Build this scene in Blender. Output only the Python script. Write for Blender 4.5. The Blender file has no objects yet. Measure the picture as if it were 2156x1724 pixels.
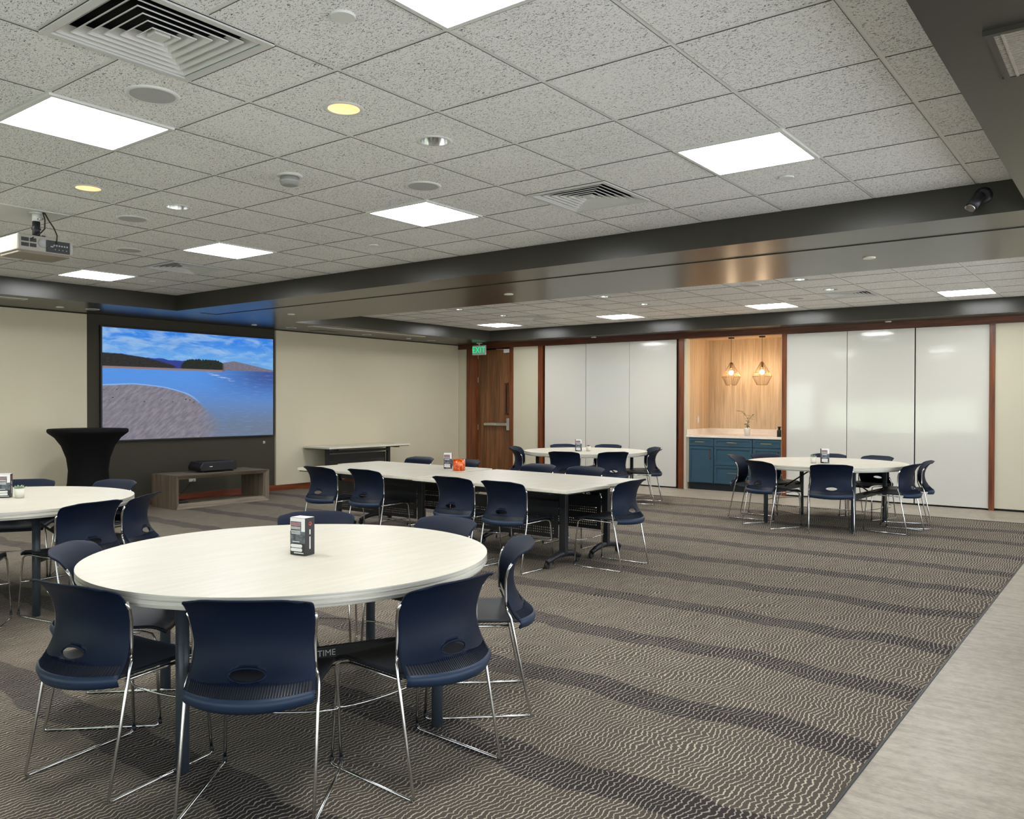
import bpy, bmesh, math, random
from mathutils import Vector, Matrix
random.seed(7)
PI = math.pi
COL = bpy.context.scene.collection
SC = bpy.context.scene
R = math.radians
ZC, ZS, XW, D = 2.814, 2.617, -8.54, 10.556     # ceiling, soffit, screen wall, board wall
T = 0.6096

# ------------------------------------------------------------------ materials
class NT:
    def __init__(s, name):
        s.m = bpy.data.materials.new(name); s.m.use_nodes = True
        s.t = s.m.node_tree; s.t.nodes.clear()
        s.out = s.t.nodes.new('ShaderNodeOutputMaterial')
    def n(s, typ, **kw):
        nd = s.t.nodes.new(typ)
        for k, v in kw.items(): setattr(nd, k, v)
        return nd
    def link(s, a, b): s.t.links.new(a, b)
    def put(s, sock, v):
        if isinstance(v, bpy.types.NodeSocket): s.link(v, sock)
        elif isinstance(v, tuple) and len(v) == 3 and sock.type == 'RGBA': sock.default_value = (*v, 1)
        else: sock.default_value = v
    def math(s, op, a, b=None, c=None, clamp=False):
        nd = s.n('ShaderNodeMath', operation=op, use_clamp=clamp)
        s.put(nd.inputs[0], a)
        if b is not None: s.put(nd.inputs[1], b)
        if c is not None: s.put(nd.inputs[2], c)
        return nd.outputs[0]
    def add(s, a, b): return s.math('ADD', a, b)
    def sub(s, a, b): return s.math('SUBTRACT', a, b)
    def mul(s, a, b): return s.math('MULTIPLY', a, b)
    def step(s, x, lo, hi):
        nd = s.n('ShaderNodeMapRange', interpolation_type='SMOOTHSTEP', clamp=True)
        s.put(nd.inputs[0], x); s.put(nd.inputs[1], lo); s.put(nd.inputs[2], hi)
        return nd.outputs[0]
    def mix(s, f, a, b):
        nd = s.n('ShaderNodeMix', data_type='RGBA')
        s.put(nd.inputs[0], f); s.put(nd.inputs[6], a); s.put(nd.inputs[7], b)
        return nd.outputs[2]
    def pos(s, kind='Object'):
        return s.n('ShaderNodeTexCoord').outputs[kind]
    def scale(s, v, sc):
        nd = s.n('ShaderNodeMapping'); s.link(v, nd.inputs[0]); nd.inputs[3].default_value = sc
        return nd.outputs[0]
    def xyz(s, v):
        nd = s.n('ShaderNodeSeparateXYZ'); s.link(v, nd.inputs[0]); return nd.outputs
    def comb(s, x, y, z=0.0):
        nd = s.n('ShaderNodeCombineXYZ'); s.put(nd.inputs[0], x); s.put(nd.inputs[1], y); s.put(nd.inputs[2], z)
        return nd.outputs[0]
    def noise(s, v, scale=1.0, detail=3.0, rough=0.5, dist=0.0):
        nd = s.n('ShaderNodeTexNoise'); s.link(v, nd.inputs['Vector'])
        nd.inputs['Scale'].default_value = scale; nd.inputs['Detail'].default_value = detail
        nd.inputs['Roughness'].default_value = rough; nd.inputs['Distortion'].default_value = dist
        return nd.outputs[0]
    def bsdf(s, color, rough=0.5, metal=0.0, spec=0.5, bump=None, bstr=0.2, bdist=0.01, coat=0.0, **kw):
        b = s.n('ShaderNodeBsdfPrincipled')
        s.put(b.inputs['Base Color'], color); s.put(b.inputs['Roughness'], rough)
        s.put(b.inputs['Metallic'], metal); s.put(b.inputs['Specular IOR Level'], spec)
        b.inputs['Coat Weight'].default_value = coat
        for k, v in kw.items(): s.put(b.inputs[k.replace('_', ' ')], v)
        if bump is not None:
            bp = s.n('ShaderNodeBump'); bp.inputs['Strength'].default_value = bstr
            bp.inputs['Distance'].default_value = bdist
            s.link(bump, bp.inputs['Height']); s.link(bp.outputs[0], b.inputs['Normal'])
        s.link(b.outputs[0], s.out.inputs[0]); return s.m
    def emit(s, color, strength):
        e = s.n('ShaderNodeEmission'); s.put(e.inputs[0], color); s.put(e.inputs[1], strength)
        s.link(e.outputs[0], s.out.inputs[0]); return s.m

def lin(r, g, b):
    f = lambda c: (c/255/12.92 if c/255 <= .04045 else ((c/255+.055)/1.055)**2.4)
    return (f(r), f(g), f(b))

def plain(name, c, rough=0.5, metal=0.0, spec=0.5, nscale=0.0, namp=0.12, bstr=0.0, **kw):
    t = NT(name)
    if nscale:
        v = t.noise(t.pos(), nscale, 4.0)
        k = t.step(v, 0.3, 0.7)
        col = t.mix(k, tuple(x*(1-namp) for x in c), tuple(min(1, x*(1+namp)) for x in c))
        return t.bsdf(col, rough, metal, spec, bump=v if bstr else None, bstr=bstr, **kw)
    return t.bsdf(c, rough, metal, spec, **kw)

def wood(name, dark, light, axis='z', rough=0.4, s=1.0, coat=0.0, contrast=1.0):
    t = NT(name); p = t.pos()
    sc = {'z': (38*s, 38*s, 1.6*s), 'x': (1.6*s, 38*s, 38*s), 'y': (38*s, 1.6*s, 38*s)}[axis]
    n1 = t.noise(t.scale(p, sc), 1.0, 5.0, 0.6, 0.6)
    sc2 = {'z': (7*s, 7*s, .7*s), 'x': (.7*s, 7*s, 7*s), 'y': (7*s, .7*s, 7*s)}[axis]
    n2 = t.noise(t.scale(p, sc2), 1.0, 3.0, 0.5, 1.2)
    f = t.add(t.mul(n1, 0.6), t.mul(n2, 0.4))
    w = .18/contrast
    return t.bsdf(t.mix(t.step(f, .5-w, .5+w), dark, light), rough, coat=coat, bump=n1, bstr=0.05)

def paint(name, c, rough=0.6, spec=.4, amp=.05):
    t = NT(name); p = t.pos()
    n1 = t.noise(p, 180.0, 2.0); n2 = t.noise(p, 1.3, 3.0)
    col = t.mix(n2, tuple(x*(1-amp) for x in c), tuple(x*(1+amp) for x in c))
    return t.bsdf(col, rough, spec=spec, bump=n1, bstr=0.08, bdist=0.002)

M = {}
M['beige'] = paint('wall_beige', lin(206, 197, 172), .75, .2)
M['beige2'] = paint('wall_beige_soft', lin(206, 199, 176), .75, .2)
M['char'] = paint('wall_charcoal', lin(64, 60, 50), .7, .25)
M['soffit'] = paint('soffit_paint', lin(54, 52, 45), .28, .38)
M['wood'] = wood('trim_wood', lin(74, 34, 16), lin(134, 70, 30), 'z', .35, coat=.2)
M['woodh'] = wood('header_wood', lin(64, 30, 18), lin(112, 58, 32), 'x', .35, coat=.2)
M['woody'] = wood('skirting_wood', lin(84, 36, 18), lin(140, 66, 28), 'y', .4)
M['door'] = wood('door_veneer', lin(80, 50, 28), lin(136, 90, 54), 'z', .4, s=.8)
M['niche'] = wood('niche_laminate', lin(176, 150, 118), lin(208, 184, 150), 'z', .5, s=.9, contrast=1.1)
M['bench'] = wood('bench_oak', lin(92, 78, 64), lin(138, 122, 104), 'z', .55, s=.9)
M['benchtop'] = wood('bench_oak_long', lin(92, 80, 66), lin(142, 128, 108), 'y', .55, s=.9)
M['black'] = plain('black_plastic', (0.008, 0.008, 0.009), .45)
M['steelblack'] = plain('black_powder_steel', (0.012, 0.013, 0.015), .42, nscale=300)
M['legblue'] = plain('slate_powder_steel', (0.035, 0.045, 0.055), .38, nscale=200)
M['chrome'] = plain('chrome', (0.62, 0.61, 0.59), .16, 1.0)
M['alu'] = plain('brushed_aluminium', (0.55, 0.55, 0.54), .35, 1.0)
M['shell'] = plain('navy_moulded_plastic', (0.0042, 0.0095, 0.025), .52, spec=.17, nscale=900, namp=.2)
M['shellrim'] = plain('navy_moulded_rim', (0.012, 0.027, 0.058), .46, spec=.36, nscale=900, namp=.2)
M['shellblk'] = plain('dark_seat_plastic', (0.009, 0.011, 0.016), .48, spec=.36, nscale=900, namp=.2)
M['whitemetal'] = plain('white_enamel', lin(214, 214, 210), .45)
M['vent'] = plain('vent_enamel', lin(205, 204, 200), .45)
M['blade_shade'] = plain('blade_back_shade', lin(26, 26, 26), .7)  # unlit look of the louvre backs put into a dark colour
M['grille'] = plain('speaker_grille', lin(168, 168, 168), .6, nscale=700, namp=.15)
M['whiteplastic'] = plain('white_plastic', lin(205, 203, 198), .45)
M['spandex'] = plain('black_spandex', (0.0035, 0.0035, 0.004), .8, spec=.15, nscale=60)
M['pot'] = plain('white_ceramic', lin(226, 222, 210), .35)
M['leaf'] = plain('leaf_green', lin(78, 98, 52), .5, nscale=40, namp=.3)
M['succ'] = plain('succulent_green', lin(150, 172, 140), .5, nscale=60, namp=.25)
M['cab'] = plain('cabinet_blue', lin(46, 78, 94), .42, nscale=5, namp=.05)
M['toe'] = plain('toe_kick', lin(16, 26, 34), .5)
M['brass'] = plain('satin_brass', lin(190, 178, 140), .3, 1.0)
M['cage'] = plain('cage_wire', lin(150, 116, 74), .3, 1.0)
M['cord'] = plain('black_cord', (0.02, 0.015, 0.01), .6)
M['soil'] = plain('soil', (0.03, 0.02, 0.012), .9, nscale=80, namp=.4)
M['dark'] = plain('void_black', (0.004, 0.004, 0.004), .8)
M['rubber'] = plain('rubber', (0.01, 0.01, 0.01), .7)
M['projbody'] = plain('projector_shell', lin(158, 154, 144), .45, nscale=4, namp=.04)
M['projunder'] = plain('projector_base', lin(120, 112, 98), .5)
M['paperw'] = plain('paper_white', lin(232, 230, 226), .6)
M['paperk'] = plain('paper_black', lin(34, 33, 34), .5)
M['paperg'] = plain('paper_photo_grey', lin(84, 90, 96), .5, nscale=45, namp=.6)
M['paperr'] = plain('paper_red', lin(190, 88, 84), .5)
M['paperp'] = plain('paper_pink', lin(176, 112, 116), .5)
M['bulb'] = NT('bulb_glow').emit((1.0, .72, .46), 170.0)
M['panel'] = NT('led_panel_glow').emit((.975, .985, 1.0), 27.5)
M['warmglow'] = NT('downlight_glow').emit((1.0, .66, .36), 1.25)
M['exitgreen'] = NT('exit_glow').emit((0.01, .75, .24), 1.0)
M['exitface'] = NT('exit_face').emit((.30, .62, .44), .35)
M['markglow'] = NT('logo_glow').emit((1, 1, 1), .8)  # makes the projector's white logo glow, no lamp there
M['puckglow'] = plain('frosted_puck', lin(236, 230, 214), .4)

def m_tabletop():
    t = NT('table_laminate'); p = t.pos()
    n = t.noise(t.scale(p, (26, 2.2, 26)), 1.0, 4.0, .6, .5)
    return t.bsdf(t.mix(t.step(n, .35, .7), lin(214, 208, 190), lin(222, 216, 199)), .36, spec=.45, bump=n, bstr=.02)
M['top'] = m_tabletop()
def m_edge():
    t = NT('table_edge_banding'); p = t.pos(); z = t.xyz(p)[2]
    n = t.noise(t.scale(p, (2, 2, 260)), 1.0, 2.0)
    return t.bsdf(t.mix(t.step(n, .4, .65), lin(196, 192, 180), lin(226, 221, 206)), .35, spec=.5)
M['edge'] = m_edge()
def m_counter():
    t = NT('quartz_counter'); n = t.noise(t.pos(), 3.0, 5.0, .6, .8)
    return t.bsdf(t.mix(t.step(n, .4, .6), lin(226, 214, 198), lin(236, 227, 213)), .25)
M['quartz'] = m_counter()
def m_board():
    t = NT('whiteboard_gloss'); p = t.pos()
    n = t.noise(t.scale(p, (2.2, 2.2, 5.5)), 1.0, 3.0, .6, .5)
    return t.bsdf(lin(214, 211, 201), .07, spec=.55, coat=.35, Coat_Roughness=.04, bump=n, bstr=.12, bdist=.012)
M['board'] = m_board()
def m_tile():
    t = NT('fissured_ceiling_tile'); p = t.pos()
    w = t.noise(p, 16.0, 2.0)
    off = t.mul(t.sub(w, .5), .03)
    x, y, z = t.xyz(p)
    q = t.comb(t.add(x, off), t.sub(y, off), z)
    n = t.noise(t.scale(q, (88, 165, 60)), 1.0, 2.0, .55, 1.4)
    n2 = t.noise(t.scale(q, (150, 230, 60)), 1.0, 2.0, .5, .6)
    big = t.noise(p, 2.3, 2.0)
    th = t.add(.578, t.mul(t.sub(big, .5), .08))
    f1 = t.step(n, th, t.add(th, .05))
    f2 = t.mul(t.step(n2, .62, .70), .45)
    f = t.math('MAXIMUM', f1, f2)
    base = t.mix(t.noise(p, .8, 2.0), lin(235, 234, 232), lin(242, 241, 239))
    col = t.mix(f, base, lin(100, 98, 94))
    return t.bsdf(col, .85, spec=.1, bump=t.mul(f, -1.0), bstr=.35, bdist=.003)
M['tile'] = m_tile()
M['tee'] = plain('grid_tee', lin(232, 231, 228), .5)
M['tileshade'] = plain('tile_edge_shade', lin(70, 69, 66), .8)  # shadow line at the tile reveal put into a dark side colour
def m_carpet():
    t = NT('wavy_stripe_carpet'); p = t.pos(); x, y, z = t.xyz(p)
    # fine cream threads running along y, wandering sideways
    w1 = t.noise(t.comb(t.mul(x, 3.5), t.mul(y, 8.0)), 1.0, 2.0, .5)
    w2 = t.noise(t.comb(t.mul(x, 12.0), t.mul(y, 34.0)), 1.0, 2.0, .6)
    w3 = t.noise(t.comb(t.mul(x, 1.2), t.mul(y, .8)), 1.0, 1.0, .5)
    u = t.add(t.mul(x, 44.0), t.add(t.add(t.mul(t.sub(w1, .5), 3.0), t.mul(t.sub(w2, .5), 1.5)), t.mul(t.sub(w3, .5), 8.0)))
    fr = t.math('FRACT', u)
    tri = t.math('ABSOLUTE', t.sub(fr, .5))
    wv = t.noise(t.comb(t.mul(x, 12.0), t.mul(y, 5.0)), 1.0, 1.0)
    wid = t.add(.05, t.mul(wv, .10))
    line = t.sub(1.0, t.step(tri, t.sub(wid, .045), t.add(wid, .05)))
    # wide dark bands across, period 0.9 m, wandering edges
    bw = t.noise(t.comb(t.mul(x, 1.9), t.mul(t.math('FLOOR', t.add(t.math('DIVIDE', y, .9), .056)), 3.7)), 1.0, 2.0, .5)
    yy = t.math('DIVIDE', t.add(t.sub(y, .4), t.mul(t.sub(bw, .5), .30)), .9)
    bd = t.math('ABSOLUTE', t.sub(t.math('FRACT', t.add(yy, .5)), .5))
    band = t.sub(1.0, t.step(bd, .118, .132))
    pile = t.noise(p, 420.0, 2.0, .6)
    mott = t.noise(t.comb(t.mul(x, .9), t.mul(y, .7)), 1.0, 2.0)
    base = t.mix(mott, lin(88, 80, 72), lin(98, 90, 81))
    base = t.mix(band, base, lin(62, 56, 54))
    base = t.mix(t.mul(pile, .45), base, t.mix(.5, base, (0.02, 0.018, 0.015)))
    thread = t.mix(band, lin(198, 187, 166), lin(170, 161, 149))
    col = t.mix(t.mul(line, .92), base, thread)
    h = t.add(t.mul(line, .6), t.mul(pile, .6))
    return t.bsdf(col, .95, spec=.08, bump=h, bstr=.3, bdist=.002)
M['carpet'] = m_carpet()
def m_vinyl():
    t = NT('stone_look_vinyl'); p = t.pos()
    n1 = t.noise(t.scale(p, (3.0, 22.0, 1)), 1.0, 5.0, .65, .4)
    n2 = t.noise(t.scale(p, (30.0, 150.0, 1)), 1.0, 3.0, .6)
    n3 = t.noise(p, 1.1, 3.0)
    n4 = t.noise(p, 14.0, 5.0, .65)
    f = t.add(t.add(t.mul(n1, .28), t.mul(n2, .24)), t.add(t.mul(n3, .2), t.mul(n4, .28)))
    return t.bsdf(t.mix(t.step(f, .38, .62), lin(140, 130, 115), lin(180, 170, 153)), .42, spec=.4, bump=n2, bstr=.04)
M['vinyl'] = m_vinyl()
def m_screen():
    t = NT('screen_picture'); g = t.pos('Generated'); gx, u, v = t.xyz(g)
    c = lambda *a: lin(*a)
    cl = t.noise(t.comb(t.mul(u, 6.0), t.mul(v, 13.0)), 1.0, 7.0, .62, .4)
    cl = t.add(cl, t.mul(t.sub(.62, u), .10))
    sky = t.mix(t.step(v, .68, 1.0), c(112, 178, 242), c(54, 134, 234))
    sky = t.mix(t.mul(t.step(cl, .40, .68), .80), sky, c(164, 202, 240))
    sky = t.mix(t.mul(t.step(t.noise(t.comb(t.mul(u, 6.0), t.mul(v, 15.0), 4.0), 1.0, 5.0, .6, .5), .52, .72), .30), sky, c(70, 118, 204))
    rid = t.noise(t.comb(t.mul(u, 7.0), 0.0, 2.0), 1.0, 4.0, .55)
    far = t.add(t.sub(.775, t.mul(u, .10)), t.mul(t.sub(rid, .5), .10))
    col = t.mix(t.sub(1.0, t.step(v, t.sub(far, .004), t.add(far, .004))), sky, c(58, 72, 150))
    # pale hill at the right
    hill = t.sub(.752, t.mul(t.math('ABSOLUTE', t.sub(u, .74)), .30))
    tx = t.noise(t.comb(t.mul(u, 60.0), t.mul(v, 90.0)), 1.0, 3.0)
    hm = t.mul(t.sub(1.0, t.step(v, t.sub(hill, .004), t.add(hill, .004))), t.step(u, .655, .665))
    col = t.mix(hm, col, t.mix(tx, c(92, 92, 118), c(150, 142, 148)))
    # wooded slope at the left
    fh = t.sub(.775, t.mul(t.math('POWER', t.math('MULTIPLY', u, 2.4), 2.0), .11))
    fm = t.mul(t.sub(1.0, t.step(v, t.sub(fh, .006), t.add(fh, .006))), t.sub(1.0, t.step(u, .37, .40)))
    col = t.mix(fm, col, t.mix(tx, c(34, 36, 40), c(70, 68, 64)))
    # island of trees
    jag = t.noise(t.comb(t.mul(u, 70.0), 0.0, 7.0), 1.0, 2.0)
    ih = t.sub(t.add(.728, t.mul(jag, .05)), t.mul(t.math('POWER', t.math('ABSOLUTE', t.math('DIVIDE', t.sub(u, .55), .125)), 6.0), .045))
    im = t.mul(t.mul(t.step(u, .405, .425), t.sub(1.0, t.step(u, .66, .682))), t.sub(1.0, t.step(v, t.sub(ih, .004), t.add(ih, .004))))
    col = t.mix(im, col, t.mix(tx, c(26, 32, 34), c(62, 66, 58)))
    # shore line
    sh = t.mul(t.sub(1.0, t.step(v, .655, .662)), t.sub(1.0, t.step(u, .66, .68)))
    col = t.mix(sh, col, c(150, 128, 128))
    # water
    wl = t.add(.640, t.mul(t.step(u, .66, .70), .018))
    wm = t.sub(1.0, t.step(v, t.sub(wl, .004), t.add(wl, .004)))
    rip = t.noise(t.comb(t.mul(u, 14.0), t.mul(v, 70.0)), 1.0, 4.0, .6)
    water = t.mix(t.step(v, .05, .6), c(116, 130, 152), c(92, 154, 236))
    water = t.mix(t.mul(t.step(u, .45, 1.0), t.step(v, .3, .62)), water, c(70, 92, 158))
    water = t.mix(t.mul(t.step(rip, .5, .7), .35), water, c(120, 160, 225))
    wn = t.sub(1.0, t.step(t.math('ABSOLUTE', t.sub(v, t.sub(.62, t.mul(t.sub(u, .58), .42)))), .0, .02))
    wn = t.mul(wn, t.mul(t.step(u, .56, .6), t.sub(1.0, t.step(u, .70, .76))))
    water = t.mix(t.mul(wn, t.step(rip, .45, .6)), water, c(200, 214, 238))
    col = t.mix(wm, col, water)
    # sand flat lower left
    du = t.math('DIVIDE', t.sub(u, .14), .46); dv = t.math('DIVIDE', t.add(v, .02), .515)
    wob = t.mul(t.sub(t.noise(t.comb(t.mul(u, 5.0), t.mul(v, 6.0)), 1.0, 3.0), .5), .16)
    rr = t.add(t.add(t.math('POWER', t.math('ABSOLUTE', du), 2.4), t.math('POWER', t.math('ABSOLUTE', dv), 2.6)), wob)
    foam = t.mul(t.sub(1.0, t.step(t.math('ABSOLUTE', t.sub(rr, 1.03)), .0, .05)), t.step(v, .3, .42))
    col = t.mix(t.mul(foam, wm), col, c(150, 190, 240))
    st = t.noise(t.comb(t.add(t.mul(u, 50.0), t.mul(v, -34.0)), t.add(t.mul(u, 9.0), t.mul(v, 12.0))), 1.0, 4.0, .6)
    sand = t.mix(t.step(st, .3, .74), c(124, 120, 132), c(152, 147, 157))
    bird = t.noise(t.comb(t.mul(u, 48.0), t.mul(v, 48.0), 9.0), 1.0, 1.0)
    bm = t.mul(t.step(bird, .71, .74), t.mul(t.step(v, .30, .34), t.sub(1.0, t.step(v, .45, .48))))
    sand = t.mix(bm, sand, c(44, 46, 58))
    soft = t.mul(t.sub(1.0, t.step(v, .12, .36)), t.step(u, .3, .5))
    lo_ = t.sub(.97, t.mul(soft, .42)); hi_ = t.add(1.03, t.mul(soft, .5))
    nd = t.n('ShaderNodeMapRange', interpolation_type='SMOOTHSTEP', clamp=True)
    t.put(nd.inputs[0], rr); t.put(nd.inputs[1], lo_); t.put(nd.inputs[2], hi_)
    col = t.mix(t.sub(1.0, nd.outputs[0]), col, sand)
    e = t.n('ShaderNodeEmission'); t.link(col, e.inputs[0]); e.inputs[1].default_value = .80
    t.link(e.outputs[0], t.out.inputs[0]); return t.m
M['screen'] = m_screen()
def m_orange():
    t = NT('orange_mosaic_glass'); v = t.n('ShaderNodeTexVoronoi'); t.link(t.pos(), v.inputs['Vector']); v.inputs['Scale'].default_value = 55
    s = t.xyz(v.outputs['Color'])[0]
    return t.bsdf(t.mix(s, lin(196, 40, 6), lin(250, 130, 30)), .2, coat=.5)
M['orange'] = m_orange()
def m_lens():
    t = NT('prismatic_lens'); p = t.pos()
    n = t.noise(p, 120.0, 1.0)
    return t.bsdf(t.mix(n, lin(120, 114, 104), lin(176, 168, 156)), .3)
M['lens'] = m_lens()
M['grass'] = plain('lawn', lin(120, 160, 60), .9, nscale=3, namp=.3)
M['shrub'] = plain('hedge', lin(40, 62, 30), .9, nscale=4, namp=.5)

# ------------------------------------------------------------------ mesh helpers
class MB:
    def __init__(s): s.b = bmesh.new()
    def box(s, x0, x1, y0, y1, z0, z1, bev=0.0, mat=0):
        vs = [s.b.verts.new((x, y, z)) for z in (z0, z1) for y in (y0, y1) for x in (x0, x1)]
        fs = [(0, 2, 3, 1), (4, 5, 7, 6), (0, 1, 5, 4), (1, 3, 7, 5), (3, 2, 6, 7), (2, 0, 4, 6)]
        F = [s.b.faces.new([vs[i] for i in f]) for f in fs]
        for f in F: f.material_index = mat
        if bev > 0:
            es = list({e for f in F for e in f.edges})
            bmesh.ops.bevel(s.b, geom=es, offset=bev, segments=2, profile=.5, affect='EDGES')
        return s
    def tube(s, pts, r, seg=10, closed=False, cap=True):
        pts = [Vector(p) for p in pts]; n = len(pts); rings = []
        up = Vector((0, 0, 1)); prev = None
        for i, p in enumerate(pts):
            a = pts[(i-1) % n] if (closed or i > 0) else p
            b = pts[(i+1) % n] if (closed or i < n-1) else p
            d = (b-a).normalized()
            if prev is None:
                u = d.cross(up if abs(d.z) < .95 else Vector((1, 0, 0))).normalized()
            else:
                u = (prev - d*prev.dot(d)).normalized()
            prev = u; w = d.cross(u)
            rr = r[i] if isinstance(r, (list, tuple)) else r
            rings.append([s.b.verts.new(p + (u*math.cos(2*PI*k/seg)+w*math.sin(2*PI*k/seg))*rr) for k in range(seg)])
        for i in range(n if closed else n-1):
            A, B = rings[i], rings[(i+1) % n]
            for k in range(seg):
                f = s.b.faces.new((A[k], A[(k+1) % seg], B[(k+1) % seg], B[k])); f.smooth = True
        if cap and not closed:
            s.b.faces.new(rings[0][::-1]); s.b.faces.new(rings[-1])
        return s
    def lathe(s, prof, seg=32, c=(0, 0, 0), smooth=True, capb=True, capt=True):
        rings = []
        for r, z in prof:
            rings.append([s.b.verts.new((c[0]+r*math.cos(2*PI*k/seg), c[1]+r*math.sin(2*PI*k/seg), c[2]+z)) for k in range(seg)])
        for A, B in zip(rings, rings[1:]):
            for k in range(seg):
                f = s.b.faces.new((A[k], A[(k+1) % seg], B[(k+1) % seg], B[k])); f.smooth = smooth
        if capb and prof[0][0] > 1e-5: s.b.faces.new(rings[0][::-1])
        if capt and prof[-1][0] > 1e-5: s.b.faces.new(rings[-1])
        return s
    def quad(s, *ps, mat=0):
        f = s.b.faces.new([s.b.verts.new(p) for p in ps]); f.material_index = mat; return s
    def prism(s, poly, ax, a0, a1, mat=0):
        def P(q, a):
            return {'x': (a, q[0], q[1]), 'y': (q[0], a, q[1]), 'z': (q[0], q[1], a)}[ax]
        A = [s.b.verts.new(P(q, a0)) for q in poly]; B = [s.b.verts.new(P(q, a1)) for q in poly]
        s.b.faces.new(A[::-1]).material_index = mat; s.b.faces.new(B).material_index = mat
        n = len(poly)
        for i in range(n): s.b.faces.new((A[i], A[(i+1) % n], B[(i+1) % n], B[i])).material_index = mat
        return s
    def sphere(s, c, r, seg=14, sc=(1, 1, 1)):
        m = Matrix.Translation(c) @ Matrix.Diagonal((r*sc[0], r*sc[1], r*sc[2], 1))
        g = bmesh.ops.create_uvsphere(s.b, u_segments=seg, v_segments=max(6, seg//2), radius=1, matrix=m)
        for v in g['verts']:
            for f in v.link_faces: f.smooth = True
        return s
    def xf(s, m):
        bmesh.ops.transform(s.b, matrix=m, verts=s.b.verts[:]); return s
    def build(s, name, mats, parent=None, weld=False):
        if weld: bmesh.ops.remove_doubles(s.b, verts=s.b.verts[:], dist=1e-5)
        bmesh.ops.recalc_face_normals(s.b, faces=s.b.faces[:])
        me = bpy.data.meshes.new(name); s.b.to_mesh(me); s.b.free()
        for m in (mats if isinstance(mats, (list, tuple)) else [mats]): me.materials.append(m)
        o = bpy.data.objects.new(name, me); COL.objects.link(o)
        if parent: o.parent = parent
        return o

def tag(o, label, cat, group=None):
    o['label'] = label; o['category'] = cat
    if group: o['group'] = group
    return o
def thing(name, label, cat, loc=(0, 0, 0), rz=0, group=None):
    o = bpy.data.objects.new(name, None); COL.objects.link(o); o.empty_display_size = .1
    o.location = loc; o.rotation_euler = (0, 0, rz)
    return tag(o, label, cat, group)
def struct(name, mb, mat, parent=None, weld=False):
    o = mb.build(name, mat, parent, weld)
    if not parent: o['kind'] = 'structure'
    return o
def copy_tree(o, parent=None):
    c = o.copy(); COL.objects.link(c); c.parent = parent
    for ch in list(o.children): copy_tree(ch, c)
    return c
def dup(o, loc, rz, label, group=None):
    c = copy_tree(o); c.location = loc; c.rotation_euler = (0, 0, rz); c['label'] = label
    if group: c['group'] = group
    return c
def text(body, size, mat, parent, loc, rot, name, ext=.0006):
    cu = bpy.data.curves.new(name, 'FONT'); cu.body = body; cu.size = size; cu.extrude = ext
    cu.align_x = 'CENTER'; cu.align_y = 'CENTER'
    to = bpy.data.objects.new(name, cu); COL.objects.link(to)
    bpy.context.view_layer.update()
    me = bpy.data.meshes.new_from_object(to); bpy.data.objects.remove(to)
    me.materials.clear(); me.materials.append(mat)
    o = bpy.data.objects.new(name, me); COL.objects.link(o); o.parent = parent
    o.location = loc; o.rotation_euler = rot
    return o

# ------------------------------------------------------------------ room shell
XR, YB = 5.2, -5.0
LR, LF = 4.5, 2.3  # strength of the added fill lamps, right wall and front right
struct('floor', MB().box(XW-.2, 1.803, YB, 9.40, -.05, 0), M['carpet'])
mb = MB(); mb.box(1.803, XR, YB, 9.40, -.05, 0.0); mb.box(XW-.2, XR, 9.40, D+1.2, -.05, 0.0)
struct('floor', mb, M['vinyl'])
struct('trim_30', MB().box(1.797, 1.807, YB, 9.40, 0, .004), M['black'])

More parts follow.
